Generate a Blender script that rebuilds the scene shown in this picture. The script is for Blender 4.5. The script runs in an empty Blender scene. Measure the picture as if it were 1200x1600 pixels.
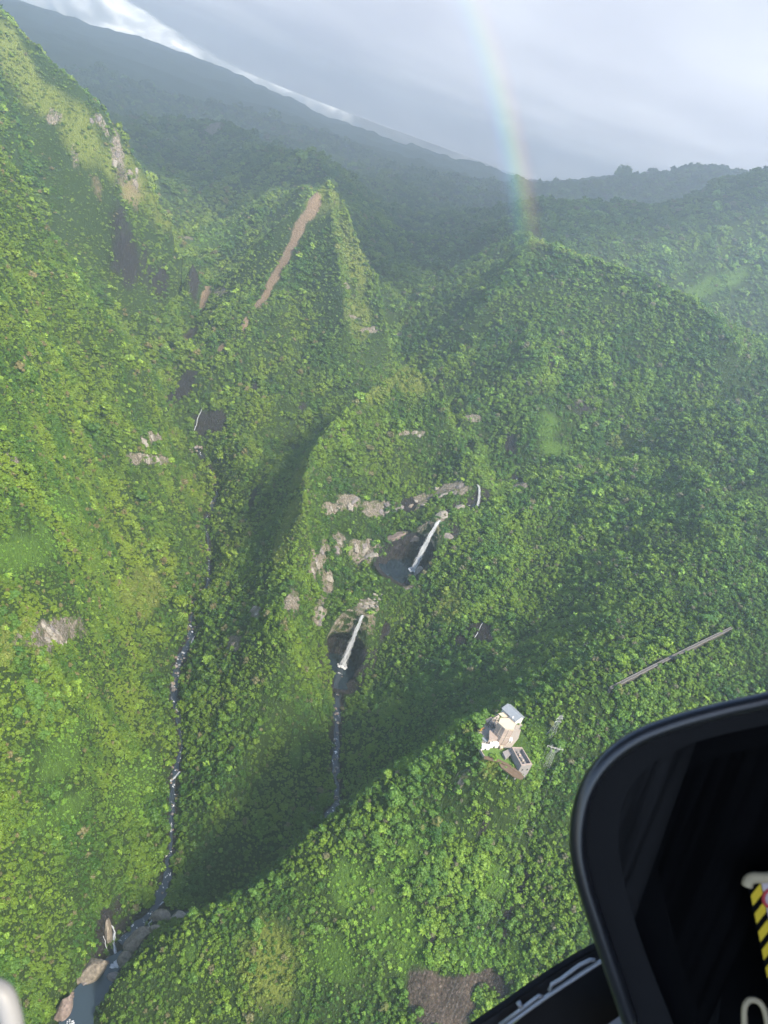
import bpy, bmesh, math, random
import numpy as np
from mathutils import Vector, Matrix

random.seed(7)
rng = np.random.default_rng(7)
SC = bpy.context.scene
COL = SC.collection
ZC = 1000.0                                   # height of the helicopter above the sea
F, PITCH, ROLL = 1200.0, math.radians(25.0), math.radians(20.0)

# ------------------------------------------------------------------ camera
up0 = Vector((0, math.sin(PITCH), math.cos(PITCH)))
FWD = Vector((0, math.cos(PITCH), -math.sin(PITCH)))
rt0 = Vector((1, 0, 0))
RT = math.cos(ROLL) * rt0 + math.sin(ROLL) * up0
UP = -math.sin(ROLL) * rt0 + math.cos(ROLL) * up0
cam_data = bpy.data.cameras.new('camera')
cam = bpy.data.objects.new('camera', cam_data)
COL.objects.link(cam)
M = Matrix((RT, UP, -FWD)).transposed().to_4x4()
M.translation = Vector((0, 0, ZC))
cam.matrix_world = M
cam_data.sensor_fit = 'VERTICAL'
cam_data.sensor_height = 32.0
cam_data.lens = 32.0 * F / 1600.0
cam_data.clip_start = 0.05
cam_data.clip_end = 60000.0
cam_data.dof.use_dof = True
cam_data.dof.focus_distance = 700.0
cam_data.dof.aperture_fstop = 8.0
SC.camera = cam

# ------------------------------------------------------------------ light
SUN_EL, SUN_AZ = math.radians(47.0), math.atan2(0.72, -0.69)      # azimuth from +y, clockwise
sd = Vector((math.sin(SUN_AZ) * math.cos(SUN_EL), math.cos(SUN_AZ) * math.cos(SUN_EL), math.sin(SUN_EL)))
world = bpy.data.worlds.new('World')
SC.world = world
world.use_nodes = True
wn, wl = world.node_tree.nodes, world.node_tree.links
wn.clear()
wo = wn.new('ShaderNodeOutputWorld')
bg = wn.new('ShaderNodeBackground')
sky = wn.new('ShaderNodeTexSky')
sky.sky_type = 'NISHITA'
sky.sun_disc = False
sky.sun_elevation = SUN_EL
sky.sun_rotation = SUN_AZ
sky.altitude = 1000.0
sky.air_density = 1.0
sky.dust_density = 1.5
bg.inputs['Strength'].default_value = 0.15
wl.new(sky.outputs[0], bg.inputs['Color'])
wl.new(bg.outputs[0], wo.inputs['Surface'])
sl = bpy.data.lights.new('sun', 'SUN')
sl.energy = 3.7
sl.angle = math.radians(9.0)
sl.color = (1.0, 0.88, 0.67)
sun = bpy.data.objects.new('sun', sl)
COL.objects.link(sun)
sun.rotation_euler = sd.to_track_quat('Z', 'Y').to_euler()
vs = SC.view_settings
vs.view_transform = 'Standard'
vs.look = 'None'
vs.exposure = 1.62
vs.gamma = 1.0
vs.use_curve_mapping = False
SC.cycles.max_bounces = 6
SC.cycles.diffuse_bounces = 3
SC.cycles.glossy_bounces = 2
SC.cycles.transmission_bounces = 4
SC.cycles.transparent_max_bounces = 12
SC.cycles.volume_bounces = 2
SC.cycles.use_denoising = True
SC.cycles.caustics_reflective = False
SC.cycles.caustics_refractive = False

# ------------------------------------------------------------------ photograph ray -> place
def ray(px, py):
    return FWD + RT * ((px - 600) / F) - UP * ((py - 800) / F)

def PZ(px, py, z):                            # point of the sight line at height z below the camera
    d = ray(px, py); t = z / d.z
    return (d.x * t, d.y * t, z)

def PY(px, py, y):                            # point of the sight line y metres ahead
    d = ray(px, py); t = y / d.y
    return (d.x * t, y, d.z * t)

# ------------------------------------------------------------------ noise
def _hash(ix, iy, seed):
    h = (ix.astype(np.int64) * 374761393 + iy.astype(np.int64) * 668265263 + seed * 1442695041) & 0xFFFFFFFF
    h = ((h ^ (h >> 13)) * 1274126177) & 0xFFFFFFFF
    return ((h ^ (h >> 16)) & 0xFFFFFF) / float(0xFFFFFF)

def vnoise(x, y, seed=0):
    ix, iy = np.floor(x), np.floor(y)
    fx, fy = x - ix, y - iy
    fx = fx * fx * fx * (fx * (fx * 6 - 15) + 10); fy = fy * fy * fy * (fy * (fy * 6 - 15) + 10)
    a, b = _hash(ix, iy, seed), _hash(ix + 1, iy, seed)
    c, d = _hash(ix, iy + 1, seed), _hash(ix + 1, iy + 1, seed)
    return (a + (b - a) * fx) * (1 - fy) + (c + (d - c) * fx) * fy

def fbm(x, y, wl_, octs=4, seed=0, ridged=False):
    s, amp, tot = 0.0, 1.0, 0.0
    ca, sa = math.cos(0.6), math.sin(0.6)
    for o in range(octs):
        n = vnoise(x / wl_ + 17.3 * o, y / wl_ - 9.1 * o, seed + o)
        n = 1 - 2 * np.abs(2 * n - 1) if ridged else 2 * n - 1
        s = s + n * amp; tot += amp; amp *= 0.5; wl_ *= 0.5
        x, y = x * ca - y * sa, x * sa + y * ca
    return s / tot

def sstep(a, b, x):
    t = np.clip((x - a) / (b - a), 0, 1)
    return t * t * (3 - 2 * t)

# ------------------------------------------------------------------ terrain skeleton: valley lines and crests
Z_, Y_ = PZ, PY
RIVER1 = [Z_(60,1660,-706), Z_(110,1600,-704), Z_(140,1545,-704), Z_(190,1475,-699), Z_(245,1415,-691), Z_(262,1370,-687), Z_(268,1300,-683),
          Z_(270,1220,-678), Z_(285,1165,-671), Z_(272,1085,-664), Z_(278,1040,-658), Z_(300,990,-645), Z_(302,940,-638),
          Z_(325,915,-630), Z_(328,860,-622), Z_(320,815,-612), Z_(340,770,-600), Z_(330,735,-590), Z_(308,700,-575)]
RIVER1_UP = [Z_(322,640,-520), Z_(283,590,-512), Z_(262,540,-490), Z_(245,502,-468), Z_(300,440,-430), Z_(310,405,-412), Y_(330,372,2080), Y_(335,345,2300)]
RIVER2 = [Z_(265,1425,-688), Z_(330,1440,-674), Z_(440,1370,-660), Z_(527,1255,-640), Z_(525,1180,-628), Z_(527,1100,-612), Z_(530,1050,-605)]
SHELF1 = [Z_(556,957,-529), Z_(590,935,-526), Z_(615,912,-522), Z_(625,885,-521)]
RIVER3 = [Z_(688,808,-442), Z_(715,793,-438), Z_(747,788,-436)]
RIVER3_UP = [Z_(752,757,-406), Y_(700,640,1340), Y_(645,542,1450), Y_(625,480,1700), Y_(650,420,2100)]
CREST_F = [Y_(150,1600,372), Y_(190,1530,388), Y_(290,1440,420), Y_(400,1380,440), Y_(470,1310,470), Y_(530,1260,500), Y_(600,1210,502), Y_(680,1168,506),
           Y_(730,1130,512)]
CREST_F2 = [Y_(870,1085,575), Y_(950,1080,580), Y_(1140,985,700), Y_(1200,940,770), Y_(1350,860,900)]
_DS = PY(515, 276, 1690)
LINES = [
    (RIVER1, 20), (RIVER1_UP, 40), (RIVER2, 20), (SHELF1, 15), (RIVER3, 15), (RIVER3_UP, 40), (CREST_F, 20), (CREST_F2, 30),
    # face of the near ridge towards the helicopter
    ([Y_(250,1620,362), Y_(400,1590,372), Y_(550,1590,382), Y_(700,1590,385), Y_(900,1500,405), Y_(1150,1400,440)], 60),
    ([Y_(560,1420,432), Y_(700,1400,440), Y_(800,1400,445), Y_(850,1280,485), Y_(1000,1250,500), Y_(1200,1180,540)], 60),
    ([Y_(300,1800,310), Y_(600,1800,320), Y_(900,1800,330), Y_(1200,1700,360), Y_(1500,1500,400)], 90),
    # gully between the near ridge and the big slope
    ([Y_(640,1165,640), Y_(700,1120,645), Y_(780,1060,665), Y_(860,1035,670), Y_(950,1005,705)], 30),
    # big forested slope on the right
    ([Y_(800,1000,790), Y_(900,900,900), Y_(1000,800,985), Y_(1100,740,1070)], 60),
    ([Y_(1000,915,810), Y_(1100,865,850), Y_(1200,845,880), Y_(1350,800,930)], 60),
    ([Y_(1200,720,1080), Y_(1400,680,1150)], 80),
    ([Y_(640,1000,815), Y_(700,960,850), Y_(760,880,930), Y_(790,810,1010)], 50),
    ([Y_(590,1120,720), Y_(640,1060,760), Y_(720,1040,740)], 50),
    ([Y_(830,752,1110), Y_(900,727,1165), Y_(1000,694,1190), Y_(1100,652,1230), Y_(1200,630,1260), Y_(1400,600,1350)], 50),
    # side valley trench
    ([Y_(780,760,1110), Y_(815,742,1160), Y_(870,702,1230), Y_(960,684,1270), Y_(1010,660,1300), Y_(1100,605,1350), Y_(1200,590,1370), Y_(1400,575,1440)], 40),
    # left wall
    ([Y_(0,1590,320), Y_(0,1400,370), Y_(0,1200,420), Y_(0,1000,490), Y_(0,800,580), Y_(0,600,700), Y_(0,400,880), Y_(0,260,1030)], 60),
    ([Y_(150,1300,490), Y_(130,1100,575), Y_(130,900,675), Y_(120,700,815), Y_(90,550,940)], 80),
    # nearer left shoulder
    ([Y_(40,310,1010), Y_(75,390,1010), Y_(115,450,1015), Y_(180,520,1030), Y_(230,600,1035), Y_(270,720,1020), Y_(305,830,990)], 35),
    # hollow behind it
    ([Y_(60,230,1420), Y_(130,350,1440), Y_(200,450,1450), Y_(240,515,1440)], 50),
    # left ridge with its sunlit crest
    ([Y_(-100,-80,1440), Y_(0,20,1460), Y_(60,75,1480), Y_(160,165,1500), Y_(240,285,1560), Y_(300,375,1650), Y_(309,398,1740)], 45),
    ([Y_(120,220,1450), Y_(200,300,1470), Y_(235,420,1500)], 60),
    # central ridge between the two rivers
    ([Y_(640,556,1230), Y_(600,588,1180), Y_(560,622,1120), Y_(520,660,1065), Y_(490,700,1015), Y_(478,745,955), Y_(474,800,885), Y_(468,850,830),
      Y_(462,900,780), Y_(452,1000,705), Y_(400,1120,665), Y_(345,1250,580), Y_(295,1375,508)], 25),
    ([Y_(640,556,1230), Y_(672,585,1215), Y_(700,640,1190), Y_(735,710,1120)], 40),
    ([Y_(600,690,1110), Y_(680,705,1125), Y_(600,780,1025), Y_(660,762,1060)], 400),
    ([Y_(540,800,975), Y_(520,880,895), Y_(505,960,805)], 60),
    ([Y_(560,880,925), Y_(590,860,955)], 60),
    ([Y_(560,604,1330), Y_(520,640,1290), Y_(480,690,1210)], 40),
    # pyramid peak
    ([Y_(515,276,1690), Y_(490,297,1665), Y_(440,335,1640), Y_(400,365,1640), Y_(335,393,1650)], 40),
    ([Y_(515,276,1690), Y_(537,305,1700), Y_(560,370,1650), Y_(590,420,1610), Y_(610,500,1510), Y_(630,548,1430)], 40),
    ([Y_(515,276,1690), Y_(527,350,1610), Y_(535,430,1520), Y_(545,500,1440), Y_(575,555,1370), Y_(598,578,1330)], 40),
    ([Y_(480,420,1545), Y_(480,520,1420), Y_(470,600,1300), Y_(420,690,1200)], 60),
    ([Y_(430,450,1500), Y_(350,560,1360), Y_(310,500,1470)], 400),
    ([Y_(380,640,1250), Y_(390,760,1060), Y_(370,860,940)], 60),
    ([Y_(500,258,2400), Y_(440,246,2500), Y_(400,240,2800), Y_(380,225,3400)], 80),
    ([(_DS[0] - 20, _DS[1] + 70, _DS[2] - 62), (_DS[0] - 60, _DS[1] + 190, _DS[2] - 140), (_DS[0] - 160, _DS[1] + 250, _DS[2] - 170), (_DS[0] + 60, _DS[1] + 220, _DS[2] - 170)], 400),
    ([Y_(545,330,2000), Y_(470,300,1950), Y_(400,320,2050)], 400),
    # broad mountain on the right
    ([Y_(655,548,1440), Y_(700,520,1490), Y_(760,450,1560), Y_(830,372,1660)], 60),
    ([Y_(830,372,1660), Y_(900,395,1620), Y_(940,405,1600), Y_(1010,430,1540), Y_(1080,465,1480), Y_(1120,510,1430), Y_(1150,540,1400), Y_(1200,570,1380), Y_(1350,575,1420)], 60),
    ([Y_(850,545,1370), Y_(875,590,1375), Y_(930,600,1335), Y_(1000,555,1390), Y_(760,600,1330), Y_(740,680,1195), Y_(860,640,1250)], 400),
    ([Y_(830,372,1660), Y_(800,345,2300), Y_(820,325,3200)], 150),
    # valley behind it, hills to the right
    ([(300, 1980, -290), (620, 2030, -280), (900, 1850, -270), (1200, 1700, -240)], 200),
    ([Y_(1090,455,2250), Y_(1130,436,2300), Y_(1200,388,2400), Y_(1350,330,2500)], 90),
    ([Y_(990,393,3000), Y_(1080,320,3000), Y_(1130,285,2950), Y_(1170,271,2850), Y_(1200,265,2750), Y_(1350,262,2500)], 120),
    ([Y_(850,300,5900), Y_(900,285,5900), Y_(940,271,5800), Y_(1000,267,5600), Y_(1060,262,5400), Y_(1200,258,5000)], 150),
    ([Y_(950,380,3000), Y_(900,350,3900), Y_(950,330,4600)], 200),
    # plateau far behind
    ([Y_(-200,-40,9500), Y_(20,14,9000), Y_(90,44,9000), Y_(160,55,9000), Y_(240,75,9000), Y_(330,105,9000), Y_(400,138,9000), Y_(500,185,9000), Y_(620,238,9000), Y_(700,262,9000), Y_(850,300,8600), Y_(1000,340,8600)], 400),
    ([Y_(0,75,4300), Y_(110,110,4500), Y_(250,160,4800), Y_(400,195,5000), Y_(500,220,5600), Y_(600,243,6500)], 200),
    ([Y_(0,130,3300), Y_(120,160,3500), Y_(250,230,3500), Y_(330,225,3900), Y_(300,300,2650), Y_(400,285,2950), Y_(345,350,2250)], 400),
    ([Y_(600,330,3000), Y_(560,290,3600), Y_(700,350,3000), Y_(650,400,2500), Y_(750,400,2500), Y_(700,450,2050), Y_(780,330,3300), Y_(640,290,4500), Y_(780,305,5000)], 400),
    # beyond the frame
    ([(-520, 300, -480), (-560, 0, -420), (-800, 600, -250), (-900, 900, -150), (-1000, 1200, -60)], 250),
    ([(0, 100, -720), (150, 150, -700), (-120, 50, -720), (500, 100, -640), (900, 300, -480), (1200, 700, -280), (1400, 1200, -120), (1700, 1700, -100)], 500),
    ([(-3000, 3000, -200), (-6500, 5000, -150), (-6500, 9000, -60), (6500, 9000, 100), (6500, 4000, 150), (3500, 1500, 100), (3000, -500, -500), (-3000, -500, -300), (0, -600, -760), (-2000, 1500, 60)], 99999),
    ([(-6000, 11500, -300), (-2000, 11500, -350), (2000, 11500, -350), (6000, 11500, -200)], 99999),
]

def densify(pts, step):
    out = []
    for a, b in zip(pts[:-1], pts[1:]):
        a, b = np.array(a), np.array(b)
        n = max(1, int(np.linalg.norm((b - a)[:2]) / step)) if step < 300 else 1
        for k in range(n):
            out.append(a + (b - a) * k / n)
    out.append(np.array(pts[-1]))
    return out

ctl = []
for pts, st in LINES:
    ctl += densify(pts, st)
ctl = np.array(ctl)
_keep = []
for i, p in enumerate(ctl):                   # drop doubles
    if all(np.hypot(*(p[:2] - ctl[j][:2])) > 4.0 for j in _keep):
        _keep.append(i)
ctl = ctl[_keep]

class Surf:
    """Linear-kernel radial interpolation through the skeleton."""
    def __init__(s, c):
        s.c = c
        n = len(c)
        d = np.hypot(c[:, None, 0] - c[None, :, 0], c[:, None, 1] - c[None, :, 1])
        A = np.zeros((n + 3, n + 3))
        A[:n, :n] = -d + np.eye(n) * 3.0 * 0
        A[:n, n] = 1; A[:n, n + 1] = c[:, 0] / 1000; A[:n, n + 2] = c[:, 1] / 1000
        A[n:, :n] = A[:n, n:].T
        s.w = np.linalg.solve(A, np.r_[c[:, 2], 0, 0, 0])
    def __call__(s, x, y):
        x = np.asarray(x, float).ravel(); y = np.asarray(y, float).ravel()
        n = len(s.c)
        out = np.empty(len(x))
        for i in range(0, len(x), 20000):
            X, Y = x[i:i + 20000].astype(np.float32), y[i:i + 20000].astype(np.float32)
            d = np.sqrt((X[:, None] - s.c[None, :, 0].astype(np.float32)) ** 2 + (Y[:, None] - s.c[None, :, 1].astype(np.float32)) ** 2)
            out[i:i + 20000] = -(d @ s.w[:n].astype(np.float32)) + s.w[n] + s.w[n + 1] * X / 1000 + s.w[n + 2] * Y / 1000
        return out
surf = Surf(ctl)

def seg_dist(x, y, poly):
    """distance to a polyline in plan and the height of the nearest point on it"""
    best = np.full(x.shape, 1e9); zz = np.zeros(x.shape)
    for a, b in zip(poly[:-1], poly[1:]):
        dx, dy = b[0] - a[0], b[1] - a[1]
        L2 = dx * dx + dy * dy + 1e-9
        t = np.clip(((x - a[0]) * dx + (y - a[1]) * dy) / L2, 0, 1)
        d = np.hypot(x - a[0] - t * dx, y - a[1] - t * dy)
        m = d < best
        best = np.where(m, d, best); zz = np.where(m, a[2] + t * (b[2] - a[2]), zz)
    return best, zz

CRESTS = [[PY(515, 276, 1690), PY(490, 297, 1665), PY(440, 335, 1640), PY(400, 365, 1640)], [PY(515, 276, 1690), PY(537, 305, 1700), PY(560, 370, 1650), PY(590, 420, 1610), PY(610, 500, 1510)],
    [PY(515, 276, 1690), PY(527, 350, 1610), PY(535, 430, 1520), PY(545, 500, 1440)],
    [PY(640, 556, 1230), PY(600, 588, 1180), PY(560, 622, 1120), PY(520, 660, 1065), PY(490, 700, 1015), PY(478, 745, 955), PY(474, 800, 885)],
    [PY(640, 556, 1230), PY(672, 585, 1215), PY(700, 640, 1190)],
    [PY(760, 450, 1560), PY(830, 372, 1660), PY(900, 395, 1620), PY(940, 405, 1600), PY(1010, 430, 1540), PY(1080, 465, 1480), PY(1150, 540, 1400)],
    [PY(0, 20, 1460), PY(60, 75, 1480), PY(160, 165, 1500), PY(240, 285, 1560), PY(300, 375, 1650)]]
# ------------------------------------------------------------------ terrain mesh
def axis(knots):
    """knots: (coordinate, spacing there); spacing changes geometrically between knots"""
    out = [knots[0][0]]
    for (a, sa), (b, sb) in zip(knots[:-1], knots[1:]):
        p = []
        v = a
        while v < b:
            t = (v - a) / (b - a)
            v += sa * (sb / sa) ** t
            p.append(v)
        s = (b - a) / (p[-1] - a)
        out += [a + (q - a) * s for q in p]
    return np.array(out)

AX = axis([(-7000, 300), (-1500, 40), (-500, 7), (-200, 4), (-30, 3), (190, 3), (320, 4), (800, 9), (1800, 25), (7000, 260)])
AY = axis([(-700, 160), (150, 12), (350, 4), (770, 3), (1110, 3), (1300, 5), (2000, 9), (3000, 20), (5000, 50), (9700, 110)])
GX, GY = np.meshgrid(AX, AY)
NX, NY = len(AX), len(AY)

LIP1, LIP2 = PZ(567, 961, -528), PZ(688, 813, -441)
PIT1 = (LIP1[0] - 6.0, LIP1[1] - 22.0, -605)   # plunge pool of the front fall
PIT2 = (PZ(632, 890, -521)[0], LIP2[1] - 24.0, -521)   # plunge pool of the second fall
PR1, PR2 = 23.0, 27.0
PAD = -393.0                                  # level of the power station ground
padc = PZ(790, 1160, PAD)

def height(x, y, detail=True):
    z = surf(x, y).reshape(x.shape)
    r = np.hypot(x, y)
    d1, z1 = seg_dist(x, y, RIVER1 + RIVER1_UP)
    d2, z2 = seg_dist(x, y, RIVER2)
    d3, z3 = seg_dist(x, y, SHELF1)
    d4, z4 = seg_dist(x, y, RIVER3 + RIVER3_UP[:2])
    dr = np.minimum(np.minimum(d1, d2), np.minimum(d3, d4))
    dcr = np.minimum(seg_dist(x, y, CREST_F)[0], seg_dist(x, y, CREST_F2)[0])
    dkn = np.minimum.reduce([seg_dist(x, y, q)[0] for q in CRESTS])
    if detail:
        k = sstep(10, 120, dr) * (0.35 + 0.65 * sstep(10, 110, dcr)) * (0.22 + 0.78 * sstep(15, 120, dkn))
        far = sstep(1500, 4000, r)
        wx = x + 25 * fbm(x, y, 180, 3, 90); wy = y + 25 * fbm(x, y, 180, 3, 91)
        z = z + k * (20 * fbm(wx, wy, 170, 4, 5, True) + 8.0 * fbm(wx, wy, 60, 3, 11, True) + far * 80 * fbm(wx, wy, 900, 5, 21, True))
        z = z + k * (1 - far) * 9 * fbm(wx, wy, 420, 3, 31)
        lw = sstep(-60, -170, x); rt = sstep(60, 260, x)                  # ribs running down the walls
        z = z + k * (1 - far) * (15 * lw * fbm(wx * 0.35, wy, 95, 3, 33, True) + 14 * rt * fbm(wx, wy * 0.35, 110, 3, 34, True))
    for grp, amp, L in (((0, 1, 2), 50, 65), ((3, 4), 44, 52), ((5,), 26, 75), ((6,), 34, 75)):     # concave flanks under the knife edges
        dq = np.minimum.reduce([seg_dist(x, y, CRESTS[g])[0] for g in grp]) / L
        z = z - amp * dq * np.exp(1 - dq) * sstep(8, 60, dr)
    for d, zz, w in ((d1, z1, 6), (d2, z2, 8), (d4, z4, 6)):
        m = 1 - sstep(w * 0.55, w * 1.6, d)
        z = z * (1 - m) + (zz - 1.2) * m
    ms = 1 - sstep(14, 24, d3)
    z = z * (1 - ms) + (z3 + 0.6 * fbm(x, y, 9, 3, 41)) * ms
    # the two plunge-pool amphitheatres
    for (cx, cy, cz), R0, sy, topz, seed in ((PIT1, PR1 + 12, 1.0, -527, 51), (PIT2, PR2 + 12, 1.0, -441, 52)):
        a = np.arctan2(y - cy, x - cx)
        R = R0 + 0 * a
        d = np.hypot(x - cx, (y - cy) / sy)
        m = 1 - sstep(R, R + 5, d)
        z = np.where(d < R + 5, np.minimum(z, z * (1 - m) + (cz - 3) * m), z)
    for px, py, R in ((142, 1548, 13), (112, 1592, 15), (168, 1520, 9), (190, 1495, 7)):
        c = PZ(px, py, -703.3); d = np.hypot(x - c[0], y - c[1]); m = 1 - sstep(R, R + 9, d)
        z = np.where(d < R + 9, np.minimum(z, z * (1 - m) + (-705.5) * m), z)
    dp = np.maximum(np.abs(x - padc[0]) - 6, 0) ** 2 + np.maximum(np.abs(y - padc[1]) - 8, 0) ** 2
    mp = 1 - sstep(16, 34, np.sqrt(dp))
    z = z * (1 - mp) + PAD * mp
    return np.minimum(z, 380 + 20 * np.tanh((z - 380) / 60))

GZ = height(GX, GY)
def hsample(x, y):
    """height of the built terrain at plan points (bilinear on the mesh grid)"""
    x = np.asarray(x, float); y = np.asarray(y, float)
    i = np.clip(np.searchsorted(AX, x) - 1, 0, NX - 2); j = np.clip(np.searchsorted(AY, y) - 1, 0, NY - 2)
    u = (x - AX[i]) / (AX[i + 1] - AX[i]); v = (y - AY[j]) / (AY[j + 1] - AY[j])
    return (GZ[j, i] * (1 - u) + GZ[j, i + 1] * u) * (1 - v) + (GZ[j + 1, i] * (1 - u) + GZ[j + 1, i + 1] * u) * v
gy_, gx_ = np.gradient(GZ, AY, AX)
SLOPE = np.hypot(gx_, gy_)

def mesh_from_grid(name, X, Y, Z):
    ny, nx = X.shape
    me = bpy.data.meshes.new(name)
    co = np.stack([X, Y, Z + ZC], -1).reshape(-1, 3).astype(np.float32)
    idx = np.arange(ny * nx).reshape(ny, nx)
    q = np.stack([idx[:-1, :-1], idx[:-1, 1:], idx[1:, 1:], idx[1:, :-1]], -1).reshape(-1).astype(np.int32)
    nf = len(q) // 4
    me.vertices.add(len(co)); me.vertices.foreach_set('co', co.ravel())
    me.loops.add(len(q)); me.loops.foreach_set('vertex_index', q)
    me.polygons.add(nf); me.polygons.foreach_set('loop_start', np.arange(nf, dtype=np.int32) * 4)
    me.update(calc_edges=True)
    me.polygons.foreach_set('use_smooth', np.ones(nf, bool))
    return me
# ------------------------------------------------------------------ sight line against the terrain
_T = np.concatenate([np.arange(60, 1500, 3.0), np.arange(1500, 4000, 8.0), np.arange(4000, 11000, 25.0)])
def hit(px, py):
    d = ray(px, py)
    x, y, z = d.x * _T, d.y * _T, d.z * _T
    below = z < hsample(x, y)
    k = int(np.argmax(below)) if below.any() else len(_T) - 1
    t0, t1 = _T[max(k - 1, 0)], _T[k]
    for _ in range(12):
        t = 0.5 * (t0 + t1)
        if d.z * t < hsample([d.x * t], [d.y * t])[0]: t1 = t
        else: t0 = t
    t = t1
    return np.array((d.x * t, d.y * t, d.z * t))

# ------------------------------------------------------------------ ground cover by place
VX, VY, VZ = GX.ravel(), GY.ravel(), GZ.ravel()
def blob(px, py, wpx, hpx, rot=0):
    """a patch on the hillside: 3D ellipsoid about the spot, wide wpx and tall hpx as photographed, turned to lie on the slope"""
    p = hit(px, py)
    D = float(np.linalg.norm(p))
    a, b = wpx * D / F / 2, hpx * D / F / 2
    R = np.array(RT); U = np.array(UP)
    c, s = math.cos(math.radians(rot)), math.sin(math.radians(rot))
    e1, e2 = R * c + U * s, -R * s + U * c
    near = (np.abs(VX - p[0]) < 6 * max(a, b) + 30) & (np.abs(VY - p[1]) < 6 * max(a, b) + 60)
    idx = np.nonzero(near)[0]
    q = np.stack([VX[idx], VY[idx], VZ[idx]], -1) - p
    s1, s2 = q @ e1, q @ e2
    s3 = np.linalg.norm(q - np.outer(s1, e1) - np.outer(s2, e2), axis=1)
    r = np.sqrt((s1 / a) ** 2 + (s2 / b) ** 2 + (s3 / (2.2 * max(a, b) + 12)) ** 2)
    w_ = 1.3 * min(a, b) + 6
    r = r + 0.75 * fbm(VX[idx] + VZ[idx], VY[idx] - VZ[idx], w_, 4, int(px + 3 * py) % 997)
    return idx, np.clip(1.45 - r, 0, 1)

MASK = {k: np.zeros(len(VX), np.float32) for k in ('rock', 'dark', 'scar', 'earth', 'lime', 'ochre_sun', 'canopy')}
def put(kind, *spots, k=1.0):
    for s in spots:
        i, v = blob(*s[:4], *(s[4:5] or (0,))); v = v * k
        MASK[kind][i] = np.maximum(MASK[kind][i], v)
put('rock', (72, 990, 80, 34), (100, 1000, 40, 22), (232, 688, 26, 22), (235, 718, 48, 18), (22, 718, 16, 12), (398, 958, 22, 22), (365, 1005, 34, 18),
    (495, 880, 26, 66, -8), (510, 915, 20, 50), (530, 848, 22, 34), (568, 862, 42, 36), (590, 858, 26, 30), (545, 785, 28, 26), (515, 795, 26, 18),
    (455, 945, 16, 40), (500, 960, 20, 50), (600, 792, 60, 22, 12), (650, 785, 40, 20, 20), (695, 766, 40, 18, 25), (725, 764, 30, 18), (740, 655, 34, 9), (625, 676, 26, 9), (655, 678, 22, 9),
    (560, 500, 34, 9), (578, 516, 24, 8), (542, 447, 12, 10), (625, 525, 12, 14), (150, 185, 16, 10, 50), (168, 200, 14, 7),
    (345, 455, 26, 14), (240, 265, 20, 26), (85, 185, 20, 16), (905, 630, 12, 9), (292, 372, 14, 10),
    (640, 905, 22, 40, -20), (805, 590, 10, 8), (330, 200, 20, 34, -15), (540, 955, 40, 22), (812, 760, 20, 10),
    (728, 1215, 20, 14), (715, 1218, 14, 10))
put('dark', (285, 606, 30, 62), (325, 662, 50, 40), (300, 440, 14, 50), (640, 790, 30, 24),  (395, 780, 16, 34),
    (700, 830, 50, 40), (755, 775, 26, 26), (755, 985, 36, 46), (720, 1005, 20, 20), (798, 690, 14, 40), (805, 750, 24, 10, -30), (780, 540 + 1000, 26, 30),
    (800, 690, 10, 36), (600, 990, 14, 40, -20), (758, 1290, 7, 60, -20), (716, 1370, 7, 34, -20), (700, 1405, 7, 34, -25), (676, 1470, 7, 44, -20), (820, 1370, 9, 70, -25), (790, 1440, 12, 60, -20), (398, 605, 12, 20), (470, 635, 12, 18))
put('scar', (488, 322, 18, 40, -18), (470, 352, 16, 50, -20), (452, 392, 15, 60, -20), (432, 428, 14, 60, -22), (412, 466, 13, 50, -28), (318, 470, 14, 60, -12),   (344, 545, 14, 16), (384, 505, 8, 26))
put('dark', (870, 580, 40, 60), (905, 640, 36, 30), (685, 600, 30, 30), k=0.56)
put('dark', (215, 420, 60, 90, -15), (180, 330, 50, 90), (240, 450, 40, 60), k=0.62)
put('earth', (668, 1562, 44, 60, 20), (708, 1578, 60, 44), (700, 1548, 40, 26, -20), (652, 1546, 18, 26), (755, 1530, 40, 20), (728, 1560, 24, 40, 30), (730, 1215, 24, 12), (298, 525, 30, 50))
put('scar', (205, 290, 36, 60), (150, 290, 20, 60), k=0.5)
put('rock', (183, 240, 14, 60), (205, 275, 30, 40), (120, 250, 14, 40), k=0.6)
put('dark', (200, 1466, 64, 44, 42), (168, 1440, 18, 44))
put('lime', (50, 850, 60, 60), (95, 790, 50, 40), (20, 870, 40, 50), (100, 1265, 44, 40), (95, 1190, 60, 40), (210, 1225, 60, 60), (110, 1150, 80, 30), (590, 1410, 80, 130), (640, 1490, 60, 120), (850, 1170, 40, 70), (460, 1180, 20, 40), (865, 700, 50, 20),
    (545, 1380, 40, 60), (520, 1500, 60, 50), (345, 370, 80, 60, 20), (300, 1490, 30, 30), (1130, 440, 120, 26, 25), (860, 660, 40, 50), (730, 680, 20, 24), (410, 1290, 16, 20), (760, 1490, 90, 50), (640, 1330, 40, 60), (770, 1380, 50, 40), (590, 895, 60, 16, 12))
put('ochre_sun', (60, 150, 90, 40, -50), (120, 200, 100, 60, -50), (190, 270, 110, 46, -52), (250, 330, 80, 30, -55), (20, 80, 90, 40, -55), (235, 940, 20, 50), (10, 1000, 50, 70), (702, 950, 34, 60, -25), (470, 740, 36, 70), (455, 800, 40, 60), (440, 850, 36, 60), (215, 925, 30, 60), (990, 690, 50, 26), (780, 1180, 40, 30), (765, 1180, 30, 60), (420, 1510, 90, 120), (500, 310, 60, 60), (548, 400, 50, 130, 15), (560, 500, 40, 60), (650, 600, 50, 50, -40), (880, 395, 120, 24, -8), (600, 600, 120, 40, 40))  # fern patches, and sunlit yellow painted along the ridge crests
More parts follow.
